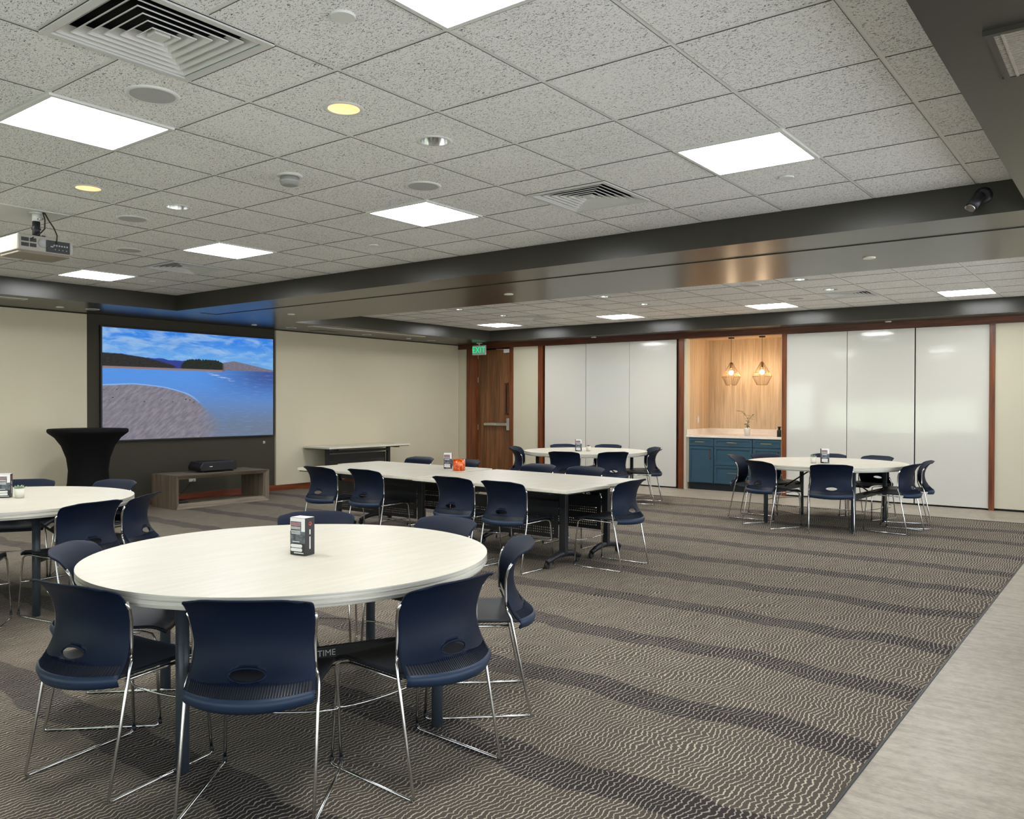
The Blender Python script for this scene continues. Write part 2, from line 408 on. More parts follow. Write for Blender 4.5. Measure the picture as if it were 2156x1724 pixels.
def ceiling(x0, x1, y0, y1, ylines, holes, colover):
    tiles = MB(); tees = MB()
    xs = [x0] + [k*T for k in range(-30, 20) if x0+.02 < k*T < x1-.02] + [x1]
    g = .011
    for k in xs[1:-1]: tees.box(k-g-.004, k+g+.004, y0-.1, y1+.1, ZC+.0035, ZC+.03)
    for a, b in zip(xs, xs[1:]):
        yl = colover.get(round(a/T)) or ylines
        ys = [y0] + [y for y in yl if y0+.02 < y < y1-.02] + [y1]
        for c, d in zip(ys, ys[1:]):
            cx, cy = (a+b)/2, (c+d)/2
            if any(abs(cx-hx) < .2 and abs(cy-hy) < .2 for hx, hy in holes): continue
            rh = [h for h in ROUND if a < h[0] < b and c < h[1] < d]
            if rh:
                hx, hy, hr = rh[0]; n = 48; cn = []; ci = []
                for z in (ZC, ZC+.012):
                    o_ = []; i_ = []
                    for k in range(n):
                        t = 2*PI*k/n; ct, st_ = math.cos(t), math.sin(t)
                        i_.append(tiles.b.verts.new((hx+hr*ct, hy+hr*st_, z)))
                        X0, X1, Y0_, Y1 = a+g, b-g, c+g, d-g
                        s_ = min((X1-hx)/ct if ct > 1e-9 else ((X0-hx)/ct if ct < -1e-9 else 1e9), (Y1-hy)/st_ if st_ > 1e-9 else ((Y0_-hy)/st_ if st_ < -1e-9 else 1e9))
                        o_.append(tiles.b.verts.new((hx+s_*ct, hy+s_*st_, z)))
                    cn.append(o_); ci.append(i_)
                    for k in range(n): tiles.b.faces.new((i_[k], i_[(k+1) % n], o_[(k+1) % n], o_[k]))
                    for X_ in (a+g, b-g):
                        for Y_ in (c+g, d-g):
                            tt = math.atan2(Y_-hy, X_-hx) % (2*PI); k = int(tt/(2*PI/n))
                            v = tiles.b.verts.new((X_, Y_, z)); tiles.b.faces.new((o_[k], o_[(k+1) % n], v))
                for k in range(n):
                    tiles.b.faces.new((ci[0][k], ci[0][(k+1) % n], ci[1][(k+1) % n], ci[1][k]))
                X0, X1, Y0_, Y1 = a+g, b-g, c+g, d-g
                for P, Q in (((X0, Y0_), (X1, Y0_)), ((X1, Y0_), (X1, Y1)), ((X1, Y1), (X0, Y1)), ((X0, Y1), (X0, Y0_))):
                    tiles.quad((*P, ZC), (*Q, ZC), (*Q, ZC+.012), (*P, ZC+.012))
            else: tiles.box(a+g, b-g, c+g, d-g, ZC, ZC+.012)
        for y in ys[1:-1]: tees.box(a, b, y-g-.004, y+g+.004, ZC+.0037, ZC+.03)
    return tiles, tees
DL = [('warm lit round downlight left of the large diffuser row, upper middle of the photo', -.326, .32, 1),
      ('warm lit round downlight above the hanging projector', -2.757, .30, 1),
      ('unlit chrome round downlight beside the upper warm downlight', -.315, .93, 0),
      ('unlit chrome round downlight right of the projector, near a round speaker', -2.775, .93, 0),
      ('unlit downlight in the far ceiling just behind the beam, right of the pendants', -.37, 6.95, 0),
      ('unlit downlight in the far ceiling beside the right square diffuser', -.35, 7.97, 0),
      ('unlit downlight in the far ceiling just behind the beam, centre of the photo', -2.89, 6.95, 0),
      ('small unlit downlight in the far ceiling above the left post of the niche', -2.86, 7.96, 0),
      ('unlit downlight in the far ceiling just behind the beam, toward the EXIT sign', -5.38, 6.95, 0),
      ('unlit downlight in the far ceiling above the exit door', -5.38, 8.0, 0)]
DL = [(a, b, (c if c < 5 else c), d) for a, b, c, d in DL]
ROUND = [(x, y, .080) for _, x, y, _w in DL]
near_y = [k*T for k in range(-7, 6)]
offc = lambda ys: sorted(ys)
cov = {-1: offc([-3.05, -2.44, -1.83, -1.22, -.914, -.305, 0, .61, 1.22, 1.83, 2.134, 2.743, 3.05]),
       -9: offc([-3.05, -2.44, -1.83, -1.22, -.61, 0, .61, 1.22, 1.83, 2.134, 2.743, 3.05])}
LX = [1.5*T, -2.5*T, -6.5*T, -10.5*T]
near_lights = [(x, 3.5*T) for x in LX] + [(x, -.5*T) for x in LX]
far_y = [7.06+k*T for k in range(-3, 5)]
far_lights = [(x, 7.06+3.5*T) for x in LX] + [(x, 7.06-1.5*T) for x in LX]
near_vents = [(-.5*T, 2.4385), (-.5*T, -.6095), (-8.5*T, 2.4385)]
far_vents = [(-.5*T, 7.06+2.5*T), (-8.5*T, 7.06+2.5*T)]
proj_tile = (-6.5*T, .5*T)
struct('ceiling', MB().box(XW-.2, XR+.12, YB-.12, D+1.4, 2.985, 3.05), M['dark'])
for nm, args in (('ceiling', (-7.30, 2.20, -3.3, 3.60, near_y, near_lights+near_vents+[proj_tile], cov)),
                 ('ceiling', (-7.30, 2.20, 5.46, 10.03, far_y, far_lights+far_vents, {}))):
    tl, te = ceiling(*args)
    tl.b.normal_update()
    for f in tl.b.faces: f.material_index = 0 if abs(f.normal.z) > .5 else 1
    struct('ceiling', tl, [M['tile'], M['tileshade']]); struct('trim_31', te, M['tee'])

# walls
mb = MB(); mb.box(XW-.2, XW-.04, YB, D+1.2, 0, 3.0)
struct('wall_left', mb, M['char'])
pl = MB()
pl.box(XW-.04, XW, YB+.01, 3.045, .095, ZS-.012)
pl.box(XW-.04, XW, 6.062, D-.01, .095, ZS-.012)
struct('wall_left', pl, M['beige'])
struct('baseboard_left', MB().box(XW-.04, XW-.015, YB, 3.04, 0, .095).box(XW-.04, XW-.015, 3.04, 6.07, 0, .095).box(XW-.04, XW-.015, 6.07, D-.01, 0, .095), M['woody'])

# far wall (boards, door, coffee niche)
HB = 2.525
wb = MB()
wb.box(XW-.04, -8.31, D, D+.15, 0.03, HB)                       # strip beside door
wb.box(-7.13, -6.526, D, D+.15, 0.03, HB)
wb.box(1.054, XR, D, D+.15, 0.03, HB)
struct('wall_back', wb, M['beige2'])
bk = MB()
bk.box(XW-.2, -8.20, D+.15, D+.25, 0, 2.9); bk.box(-8.20, -7.1, D+.45, D+.5, 0, 2.9)
bk.box(-7.1, -3.53, D+.15, D+.25, 0, 2.9); bk.box(-1.80, XR, D+.15, D+.25, 0, 2.9)
bk.box(XW-.2, XR, D+.16, D+.25, HB+.02, 2.9)
struct('wall_back', bk, M['dark'])
struct('baseboard_back', MB().box(XW-.02, -8.31, D+.01, D+.03, 0, .03).box(-7.13, -6.526, D+.01, D+.03, 0, .03).box(1.054, XR, D+.01, D+.03, 0, .03), M['dark'])
struct('trim_1', MB().box(XW, XR, D-.025, D+.15, HB, ZS), M['woodh'])
posts = [(-8.31, -8.10), (-7.213, -7.13), (-6.526, -6.415), (-3.60, -3.516), (-1.846, -1.779), (.985, 1.054)]
for i, (a, b) in enumerate(posts):
    struct('trim_%d' % (i+2), MB().box(a, b, D-.025, D+.15, 0, HB), M['wood'])
# dark shadow gaps beside boards
struct('trim_8', MB().box(-6.415, -6.382, D+.05, D+.15, 0, HB).box(-3.656, -3.60, D+.05, D+.15, 0, HB), M['wood'])

bid = [(-6.380, -5.474, 'leftmost white gloss wall board beside the narrow wood post by the exit door'),
       (-5.464, -4.565, 'white gloss wall board behind the far left round table, second from the exit door'),
       (-4.558, -3.658, 'white gloss wall board just left of the coffee niche, beside its wood post'),
       (-1.777, -.878, 'white gloss wall board just right of the coffee niche'),
       (-.870, .050, 'white gloss wall board between two others right of the niche, behind the far right table'),
       (.066, .983, 'rightmost white gloss wall board beside the last wood post at the right')]
for a, b, lb in bid:
    o = thing('whiteboard', lb, 'whiteboard', ((a+b)/2, D, 0), 0, 'full height whiteboards on the far wall')
    w = (b-a)/2
    MB().box(-w, w, -.003, .018, .022, HB-.004, bev=.002).build('board_panel', M['board'], o)
    MB().box(-w+.002, w-.002, .018, .05, .03, HB-.01).build('backing', M['black'], o)

# niche
struct('wall_niche_left', MB().box(-3.56, -3.482, D+.15, 11.47, 0, HB+.1), M['niche'])
struct('wall_niche_right', MB().box(-1.82, -1.76, D+.15, 11.47, 0, HB+.1), M['niche'])
struct('wall_niche_back', MB().box(-3.56, -1.76, 11.47, 11.55, 0, HB+.1), M['niche'])
struct('ceiling', MB().box(-3.56, -1.76, D+.15, 11.5, HB+.02, HB+.1), M['niche'])
struct('trim_9', MB().box(-3.516, -3.48, D, D+.15, 0, HB).box(-1.86, -1.846, D, D+.15, 0, HB), M['beige2'])

# soffits and beams
struct('ceiling', MB().box(XW-.1, -7.30, YB, D+.2, ZS, 2.92), M['soffit'])
struct('ceiling', MB().box(-7.30, XR, 10.03, D+.2, ZS, 2.92), M['soffit'])
bm_ = MB(); bm_.box(-7.30, XR, 3.597, 3.916, ZS, 2.92); bm_.box(-7.30, XR, 3.926, 4.166, ZS+.006, 2.92); bm_.box(-7.30, XR, 4.178, 5.457, ZS, 2.92)
struct('ceiling', bm_, M['soffit'])
struct('ceiling', MB().box(-7.30, XR, 3.91, 4.19, ZS+.02, 2.93), M['dark'])
struct('ceiling', MB().box(2.11, XR, YB, 3.597, ZS, 2.92), M['soffit'])
struct('ceiling', MB().box(2.11, XR, 5.457, 10.03, ZS, 2.92), M['soffit'])
struct('ceiling', MB().box(-7.30, 2.11, YB, -3.3, ZS, 2.92), M['soffit'])
rw = MB(); wz0, wz1 = .45, 2.35
rw.box(XR, XR+.12, YB-.12, D+.2, 0, wz0); rw.box(XR, XR+.12, YB-.12, D+.2, wz1, 2.95)
wy = [(-4.6, -2.6), (-2.2, -.2), (.2, 2.2), (2.6, 4.6), (5.0, 7.0), (7.4, 9.4)]  # unseen openings added on this side to brighten the ceiling
e_ = YB-.12
for a, b in wy: rw.box(XR, XR+.12, e_, a, wz0, wz1); e_ = b
rw.box(XR, XR+.12, e_, D+.2, wz0, wz1)
struct('wall_right', rw, M['beige'])
wl_ = bpy.data.lights
def daylight_fill(loc, rot, sx, sy, L, c=(.88, .94, 1.0)):
    li = wl_.new('daylight_fill', 'AREA'); li.shape = 'RECTANGLE'; li.size = sx; li.size_y = sy; li.energy = L*PI*sx*sy; li.color = c
    o = bpy.data.objects.new('daylight_fill', li); COL.objects.link(o); o.location = loc; o.rotation_euler = rot
for i, (a, b) in enumerate(wy):
    m = MB(); x0, x1 = XR+.03, XR+.09
    m.box(x0, x1, a, a+.05, wz0, wz1).box(x0, x1, b-.05, b, wz0, wz1).box(x0, x1, a, b, wz0, wz0+.05).box(x0, x1, a, b, wz1-.05, wz1)
    struct('unseen_window_%d' % (i+2), m, M['alu'])
    daylight_fill((XR+.15, (a+b)/2, (wz0+wz1)/2), (0, PI/2, 0), wz1-wz0, b-a, LR)  # added fill lamp outside each added opening
# front wall behind the camera, with windows low down, a glazed door and an added right opening
wf = MB()
z1a, z1b, z2a, z2b = .40, 1.55, .12, 2.15
wf.box(XW-.2, -7.25, YB-.12, YB, 0, 2.95); wf.box(-7.25, -6.25, YB-.12, YB, z2b, 2.95); wf.box(-7.25, -6.25, YB-.12, YB, 0, z2a)
wf.box(-6.25, -5.9, YB-.12, YB, 0, 2.95)
wf.box(-5.9, -1.3, YB-.12, YB, 0, z1a); wf.box(-5.9, -1.3, YB-.12, YB, z1b, 2.95)
wf.box(-1.3, -.8, YB-.12, YB, 0, 2.95); wf.box(-.8, XR, YB-.12, YB, 0, .45); wf.box(-.8, XR, YB-.12, YB, 2.35, 2.95); wf.box(4.8, XR+.1, YB-.12, YB, .45, 2.35)
daylight_fill((2.0, YB-.15, 1.4), (PI/2, 0, 0), 5.6, 1.9, LF)  # right opening and this lamp are added to brighten the near ceiling
struct('wall_front', wf, M['beige'])
wn = MB()
for a, b, c, d in ((-5.9, -1.3, z1a, z1b), (-7.25, -6.25, z2a, z2b)):
    wn.box(a, a+.05, YB-.1, YB-.02, c, d); wn.box(b-.05, b, YB-.1, YB-.02, c, d)
    wn.box(a, b, YB-.1, YB-.02, c, c+.05); wn.box(a, b, YB-.1, YB-.02, d-.05, d)
for x in (-4.4, -2.8): wn.box(x-.03, x+.03, YB-.1, YB-.02, z1a, z1b)
struct('unseen_window_1', wn, M['alu'])
daylight_fill((-3.6, YB-.15, .98), (PI/2, 0, 0), 4.6, 1.1, 3.0, (.80, 1.0, .72))
daylight_fill((-6.75, YB-.15, 1.15), (PI/2, 0, 0), .95, 2.0, 3.0, (.85, 1.0, .9))
struct('ground_outside', MB().box(-60, 60, -70, YB-.2, -.15, -.1), M['grass'])
hd = MB()
for k in range(40): hd.sphere((-50+k*2.6, -46+random.uniform(-2, 2), 2.2), 3.2, 10, (1, .8, random.uniform(1.0, 1.9)))
o = hd.build('hedge', M['shrub']); tag(o, 'dark green hedge row outside beyond the windows', 'hedge'); o['kind'] = 'stuff'

# ------------------------------------------------------------------ exit door
dr = bpy.data.objects.new('door_1', None); COL.objects.link(dr); dr['kind'] = 'structure'
dr.location = (-8.10, D+.06, 0)
W = .885
MB().box(0.03, W-.004, .0, .045, .01, 2.50, bev=.003).build('door_leaf', M['door'], dr)
MB().box(-.0, .028, .03, .05, 0, 2.52).build('hinge_gap', M['dark'], dr)
hg = None
for z in (.25, .95, 1.90, 2.38):
    h_ = MB().box(.004, .034, -.014, .012, z-.055, z+.055, bev=.004).build('hinge', M['alu'], dr)
vf = MB()
vx0, vx1, vz0, vz1 = .715, .805, 1.20, 1.83
for a, b, c, d in ((vx0, vx0+.028, vz0, vz1), (vx1-.028, vx1, vz0, vz1), (vx0, vx1, vz0, vz0+.03), (vx0, vx1, vz1-.03, vz1)):
    vf.box(a, b, -.012, .004, c, d, bev=.002)
vfo = vf.build('vision_frame', M['woodh'], dr)
MB().box(vx0+.026, vx1-.026, -.003, .001, vz0+.02, vz1-.02).build('vision_glass', plain('dark_glass', (0.01, 0.004, 0.002), .1), vfo)
pb = MB(); pb.box(.24, .80, -.075, -.035, .99, 1.045, bev=.008)
pbo = pb.build('panic_bar', M['alu'], dr)
MB().box(.24, .55, -.082, -.073, 1.0, 1.035, bev=.003).build('push_pad', M['chrome'], pbo)
MB().box(.79, .86, -.06, .0, .90, 1.14, bev=.012).build('latch_case', M['alu'], pbo)
MB().box(.24, .28, -.05, .0, 1.0, 1.035).build('end_bracket', M['alu'], pbo)
cl = MB(); cl.box(.72, .87, -.06, 0, 2.42, 2.50, bev=.006)
clo = cl.build('door_closer', M['whitemetal'], dr)
MB().tube([(.74, -.05, 2.495), (.52, -.03, 2.505)], .008).build('closer_arm', M['alu'], clo)
struct('trim_10', MB().box(-8.10, -8.07, D-.02, D+.15, 0, HB), M['wood'])

# exit sign
ex = thing('exit_sign', 'lit green EXIT sign hanging from the soffit above the door', 'sign', (-7.80, 10.32, ZS))
MB().lathe([(.055, -.012), (.06, 0)], 20).build('canopy', M['whitemetal'], ex)
MB().tube([(0, 0, -.01), (0, 0, -.05)], .012).build('stem', M['whitemetal'], ex)
MB().box(-.165, .165, -.022, .022, -.235, -.045, bev=.006).build('housing', M['whiteplastic'], ex)
MB().box(-.150, .150, -.0245, -.0215, -.222, -.058).build('lit_face', M['exitface'], ex)
text('EXIT', .165, M['exitgreen'], ex, (.006, -.027, -.140), (PI/2, 0, 0), 'lettering', .001)
ch = MB()
for s in (-1,):
    ch.quad((-.143, -.0265, -.14), (-.118, -.0265, -.115), (-.118, -.0265, -.165))
ch.build('arrow', M['exitgreen'], ex)

# ------------------------------------------------------------------ coffee niche furniture
CF = D+.03
def shaker(mb, x0, x1, z0, z1, y):
    f = .038
    mb.box(x0, x1, y-.008, y+.012, z0, z1)
    for a, b, c, d in ((x0, x1, z1-f, z1), (x0, x1, z0, z0+f), (x0, x0+f, z0+f, z1-f), (x1-f, x1, z0+f, z1-f)):
        mb.box(a, b, y-.020, y-.008, c, d, bev=.0015)
def hpull(x, z, y, w, parent):
    m = MB(); m.box(x-w/2, x+w/2, y-.045, y-.035, z-.006, z+.006, bev=.002)
    m.box(x-w/2+.01, x-w/2+.02, y-.036, y, z-.004, z+.004); m.box(x+w/2-.02, x+w/2-.01, y-.036, y, z-.004, z+.004)
    m.build('handle', M['brass'], parent)
def vpull(x, z, y, w, parent):
    m = MB(); m.box(x-.006, x+.006, y-.045, y-.035, z-w/2, z+w/2, bev=.002)
    m.box(x-.004, x+.004, y-.036, y, z-w/2+.01, z-w/2+.02); m.box(x-.004, x+.004, y-.036, y, z+w/2-.02, z+w/2-.01)
    m.build('handle', M['cage'], parent)
units = [(-3.44, -2.992, 'dd', 'blue base cabinet left in the niche, one drawer above one door'),
         (-2.988, -2.334, 'ddd', 'blue base cabinet in the middle of the niche with three drawers'),
         (-2.330, -1.865, 'dd', 'blue base cabinet right in the niche, partly behind dining chairs')]
for x0, x1, k, lb in units:
    o = thing('base_cabinet', lb, 'cabinet', ((x0+x1)/2, CF, 0), 0, 'blue cabinets in the coffee niche')
    w = (x1-x0)/2
    MB().box(-w, w, .012, .86, .115, .872).build('body', M['cab'], o)
    MB().box(-w, w, .055, .80, 0, .115).build('toe_kick', M['toe'], o)
    m = MB(); shaker(m, -w+.006, w-.006, .732, .862, .012); d = m.build('drawer', M['cab'], o)
    hpull(0, .80, -.008, .17, d)
    if k == 'dd':
        m = MB(); shaker(m, -w+.006, w-.006, .125, .722, .012); d = m.build('door', M['cab'], o); vpull(w-.05, .60, -.008, .17, d)
    else:
        for za, zb in ((.428, .722), (.125, .418)):
            m = MB(); shaker(m, -w+.006, w-.006, za, zb, .012); d = m.build('drawer', M['cab'], o); hpull(0, (za+zb)/2+.03, -.008, .17, d)
struct('trim_11', MB().box(-3.478, -3.442, CF+.02, CF+.06, .115, .872), M['beige2'])
ct = thing('countertop', 'cream quartz countertop with low backsplash over the blue cabinets', 'countertop', (-2.65, CF, .874))
MB().box(-.826, .80, -.025, .885, 0, .036, bev=.003).build('slab', M['quartz'], ct)
MB().box(-.826, .80, .865, .885, .036, .13).box(-.826, -.806, .0, .865, .036, .13).build('backsplash', M['quartz'], ct)
sw = thing('light_switch', 'white switch plate on the left wall of the coffee niche', 'switch', (-3.48, 11.02, 1.16))
MB().box(0, .008, -.037, .037, -.06, .06, bev=.003).build('plate', M['whiteplastic'], sw)
MB().box(.008, .013, -.016, .016, -.032, .032).build('rocker', M['pot'], sw)
sd = thing('soap_dispenser', 'small black dispenser at the right end of the cream countertop', 'dispenser', (-1.915, CF+.04, .911))
MB().lathe([(.032, 0), (.036, .006), (.036, .10), (.028, .115)], 20).build('bottle', M['black'], sd)
MB().lathe([(.018, .115), (.018, .145), (.026, .148), (.026, .165)], 16).build('cap', M['rubber'], sd)
MB().lathe([(.04, 0), (.04, .004)], 20).build('base_ring', M['chrome'], sd)

def leafshape(mb, base, direction, length, width, droop=.3):
    d = Vector(direction).normalized(); side = d.cross(Vector((0, 0, 1)))
    side = side.normalized() if side.length > 1e-3 else Vector((1, 0, 0))
    b = Vector(base); L = []; Rr = []; Cc = []
    for i in range(5):
        t = i/4; p = b + d*length*t + Vector((0, 0, -droop*length*t*t)); w = width*math.sin(PI*min(1, t*.93+.07))*.5
        L.append(mb.b.verts.new(p-side*w)); Rr.append(mb.b.verts.new(p+side*w)); Cc.append(mb.b.verts.new(p+Vector((0, 0, -w*.35))))
    for i in range(4):
        for A, B in ((L, Cc), (Cc, Rr)):
            f = mb.b.faces.new((A[i], B[i], B[i+1], A[i+1])); f.smooth = True
pp = thing('potted_plant', 'slender leafy sprig in a white pot on the cream countertop', 'plant', (-2.53, 10.86, .910))
MB().lathe([(.040, 0), (.054, .10), (.057, .125), (.051, .125), (.048, .11)], 24, capt=False).build('pot', M['pot'], pp)
MB().lathe([(.0, .106), (.049, .108)], 20, capb=False).build('soil', M['soil'], pp)
stm = MB(); lf = MB()
rnd = random.Random(3)
def stemline(pts, n, ll):
    stm.tube(pts, .0022, 6)
    for i in range(n):
        t = (i+1)/n; k = t*(len(pts)-1); a = min(int(k), len(pts)-2); f = k-a
        p = Vector(pts[a])*(1-f)+Vector(pts[a+1])*f
        for s in (-1, 1):
            leafshape(lf, p, (rnd.uniform(.3, 1)*s, rnd.uniform(-.7, .7), rnd.uniform(-.1, .7)), ll*1.35*rnd.uniform(.7, 1.1), .027, .4)
stemline([(0, 0, .11), (.0, .0, .20), (.01, .0, .27), (-.03, .0, .34), (-.10, 0, .40), (-.16, 0, .405)], 7, .055)
stemline([(0, 0, .11), (.012, .01, .19), (.03, .0, .27), (.085, .0, .33)], 7, .055)
stemline([(0, 0, .11), (-.01, .01, .16), (-.02, .0, .20)], 3, .045)
stm.build('stem', M['soil'], pp); lf.build('foliage', M['leaf'], pp)

def pendant(x, lb):
    o = thing('pendant_lamp', lb, 'lamp', (x, 11.0, 0), 0, 'cage pendants in the coffee niche')
    MB().tube([(0, 0, 2.13), (0, 0, HB+.02)], .0035, 8).build('cord', M['cord'], o)
    cp = MB().lathe([(.05, HB-.0), (.05, HB+.02)], 20).build('canopy', M['cord'], o)
    MB().lathe([(.018, 2.02), (.02, 2.06), (.02, 2.105), (.012, 2.13)], 16).build('socket', M['cage'], o)
    cg = MB(); n = 22
    for k in range(n):
        a = 2*PI*k/n
        c, s = math.cos(a), math.sin(a)
        pts = [(.022*c, .022*s, 2.118)]
        if k % 2 == 0: cg.tube([(.022*c, .022*s, 2.118), (.155*c, .155*s, 1.885), (.082*c, .082*s, 1.745)], .0022, 5)
        else: cg.tube([(.118*c, .118*s, 1.95), (.155*c, .155*s, 1.885), (.082*c, .082*s, 1.745)], .0018, 5)
    for r, z in ((.155, 1.885), (.082, 1.745), (.022, 2.118), (.118, 1.95)):
        cg.tube([(r*math.cos(2*PI*k/28), r*math.sin(2*PI*k/28), z) for k in range(28)], .0024, 5, closed=True)
    cg.build('wire_cage', M['cage'], o)
    MB().sphere((0, 0, 1.955), .034, 16, (1, 1, 1.15)).build('bulb', M['bulb'], o)
    return o
pendant(-2.87, 'left of the two wire cage pendant lamps in the coffee niche')
pendant(-2.34, 'right of the two wire cage pendant lamps in the coffee niche')

# ------------------------------------------------------------------ ceiling fixtures
def ceil_light(lb, x, y):
    o = thing('ceiling_light', lb, 'light', (x, y, ZC), 0, 'square lit panels in the ceilings')
    h = T/2-.004; f = MB(); w = .022
    for a, b, c, d in ((-h, h, -h, -h+w), (-h, h, h-w, h), (-h, -h+w, -h+w, h-w), (h-w, h, -h+w, h-w)):
        f.box(a, b, c, d, -.008, .03)
    f.build('frame', M['whitemetal'], o)
    MB().box(-h+w, h-w, -h+w, h-w, -.002, .004).build('diffuser', M['panel'], o)
    return o
far_names = ['far ceiling light panel nearest the right edge, above the rightmost whiteboard',
             'far ceiling light panel just above the coffee niche pendants',
             'far ceiling light panel above the left whiteboards',
             'far ceiling light panel nearest the EXIT sign']
near_names = ['near ceiling light panel at the right, beside the dark bulkhead',
              'near ceiling light panel in the middle, above the meeting tables',
              'near ceiling light panel to the right of the hanging projector',
              'smallest near ceiling light panel, between projector and screen']
front_names = ['ceiling light panel cut by the top edge of the photo',
               'large ceiling light panel at the upper left edge',
               'ceiling light panel overhead behind the projector, second toward the screen wall',
               'ceiling light panel overhead closest to the screen wall']
for (x, y), lb in zip(near_lights, near_names+front_names): ceil_light(lb, x, y)
hid_names = ['far bay ceiling light panel right behind the beam, toward the right photo edge',
             'far bay ceiling light panel right behind the beam, mirrored in the right whiteboards',
             'far bay ceiling light panel right behind the beam, near the meeting tables',
             'far bay ceiling light panel right behind the beam, mirrored in the left whiteboards']
for (x, y), lb in zip(far_lights, far_names+hid_names): ceil_light(lb, x, y)

def vent(lb, x, y):
    o = thing('air_diffuser', lb, 'vent', (x, y, ZC), 0, 'square louvred diffusers in the ceilings')
    h = T/2-.004; f = MB(); w = .03
    for a, b, c, d in ((-h, h, -h, -h+w), (-h, h, h-w, h), (-h, -h+w, -h+w, h-w), (h-w, h, -h+w, h-w)):
        f.box(a, b, c, d, -.007, .02)
    f.build('frame', M['vent'], o)
    MB().box(-h+.01, h-.01, -h+.01, h-.01, .075, .085).box(-h, -h+.012, -h, h, .0, .08).box(h-.012, h, -h, h, .0, .08).box(-h, h, -h, -h+.012, .0, .08).box(-h, h, h-.012, h, .0, .08).build('plenum', M['dark'], o)
    for k in range(6):
        r0 = .262-k*.041; r1 = r0-.036
        m = MB()
        for i in range(4):
            a = PI/4+i*PI/2; b = a+PI/2; q = 1.41421
            P = lambda r, ang, z: (r*q*math.cos(ang), r*q*math.sin(ang), z)
            m.quad(P(r0, a, .0), P(r0, b, .0), P(r1, b, .030), P(r1, a, .030))
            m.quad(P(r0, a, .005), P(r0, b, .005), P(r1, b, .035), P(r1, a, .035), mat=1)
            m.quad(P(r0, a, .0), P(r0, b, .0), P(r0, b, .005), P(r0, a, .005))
        m.build('louvre', [M['vent'], M['blade_shade']], o)
    MB().prism([(-.03, -.03), (.03, -.03), (.03, .03), (-.03, .03)], 'z', .0, .02).build('centre_plate', M['vent'], o)
    return o
vent('large square air diffuser at the top left of the photo', *near_vents[1])
vent('square air diffuser in the near ceiling by the dark beam, right of centre', *near_vents[0])
vent('square air diffuser in the near ceiling toward the screen, beside a lit panel', *near_vents[2])
vent('square air diffuser in the far ceiling, above the right whiteboards', *far_vents[0])
vent('square air diffuser in the far ceiling, near the EXIT sign end', *far_vents[1])

def downlight(lb, x, y, warm, r=.078, z=ZC):
    o = thing('downlight', lb, 'downlight', (x, y, z), 0, 'round recessed downlights')
    MB().lathe([(r-.004, -.002), (r+.004, -.005), (r+.018, -.002), (r+.02, .003)], 32, capb=False, capt=False).build('trim_ring', M['whitemetal'] if z == ZC else M['alu'], o)
    rf = MB().lathe([(r, .0), (r*.93, .04), (r*.72, .09), (r*.5, .11), (0.001, .112)], 32, capb=False)
    ro = rf.build('reflector', M['glowcone'] if warm else M['chrome'], o)
    if warm: MB().lathe([(.001, .075), (.035, .075)], 20, capb=False, capt=False).build('lamp', M['warmglow'], o)
    return o
t_ = NT('glowing_reflector'); M['glowcone'] = t_.bsdf(lin(240, 200, 150), .3, Emission_Color=(1, .62, .32, 1), Emission_Strength=.75)  # lamp glow put into the cone's warm colour and emission
for lb, x, y, w in DL:
    downlight(lb, x, y, w)

def speaker(lb, x, y, r=.1):
    o = thing('ceiling_speaker', lb, 'speaker', (x, y, ZC), 0, 'round ceiling speakers')
    MB().lathe([(r-.004, -.006), (r+.002, -.008), (r+.014, -.005), (r+.016, .001)], 36, capb=False, capt=False).build('bezel', M['whitemetal'], o)
    MB().lathe([(.001, -.007), (r, -.006)], 36, capb=False, capt=False).build('grille', M['grille'], o)
for lb, x, y in (('round ceiling speaker beside the large upper left light panel', -.874, -.316),
                 ('round ceiling speaker just above the middle lit panel', -.984, 1.549),
                 ('round ceiling speaker right of the projector, below a warm downlight', -3.386, .928),
                 ('faint round ceiling speaker between the projector and the far near-ceiling vent', -4.656, 1.574),
                 ('round ceiling speaker in the far ceiling right behind the beam', -.99, 7.06),
                 ('round ceiling speaker in the far ceiling beside the lit panel over the niche', -.97, 8.54),
                 ('round ceiling speaker in the far ceiling left of the pendants', -3.54, 7.55)):
    speaker(lb, x, y)
def cover(lb, x, y, r=.045, z=ZC, m='whitemetal', nm='sprinkler_cover'):
    o = MB().lathe([(r*.97, -.009), (r, -.006), (r, .005)], 32, smooth=False).build(nm, M[m])
    o.location = (x, y, z)
    tag(o, lb, 'sprinkler cover', 'small round covers on ceiling and soffits')
for lb, x, y in (('white round sprinkler cover at the top, above the upper warm downlight', .394, -.313),
                 ('white round sprinkler cover beside the right lit panel', .927, 2.727),
                 ('white round sprinkler cover near the beam, below the middle lit panel', -2.705, 2.738),
                 ('white round sprinkler cover near the dark corner toward the screen', -6.348, 2.728),
                 ('white round sprinkler cover in the far ceiling left of the niche', -2.862, 8.68),
                 ('white round sprinkler cover in the far ceiling by the EXIT sign end', -6.668, 8.778)):
    cover(lb, x, y)
for lb, x, y, r in (('small white disc under the dark beam at the right', .892, 4.763, .05),
                    ('small white disc under the dark beam, centre of the photo', -2.825, 4.823, .05),
                    ('small white disc under the dark beam toward the screen', -6.405, 4.713, .05),
                    ('small white disc under the far soffit above the right whiteboards', -.269, 10.40, .045),
                    ('small white disc under the far soffit above the left whiteboards', -5.179, 10.36, .045),
                    ('small white disc under the soffit along the beige wall', -8.1, 8.65, .045),
                    ('small white disc under the soffit at the left photo edge', -8.067, 2.49, .045),
                    ('small white disc under the soffit above the screen\'s right end', -8.12, 5.35, .04)):
    cover(lb, x, y, r, ZS, 'puckglow')
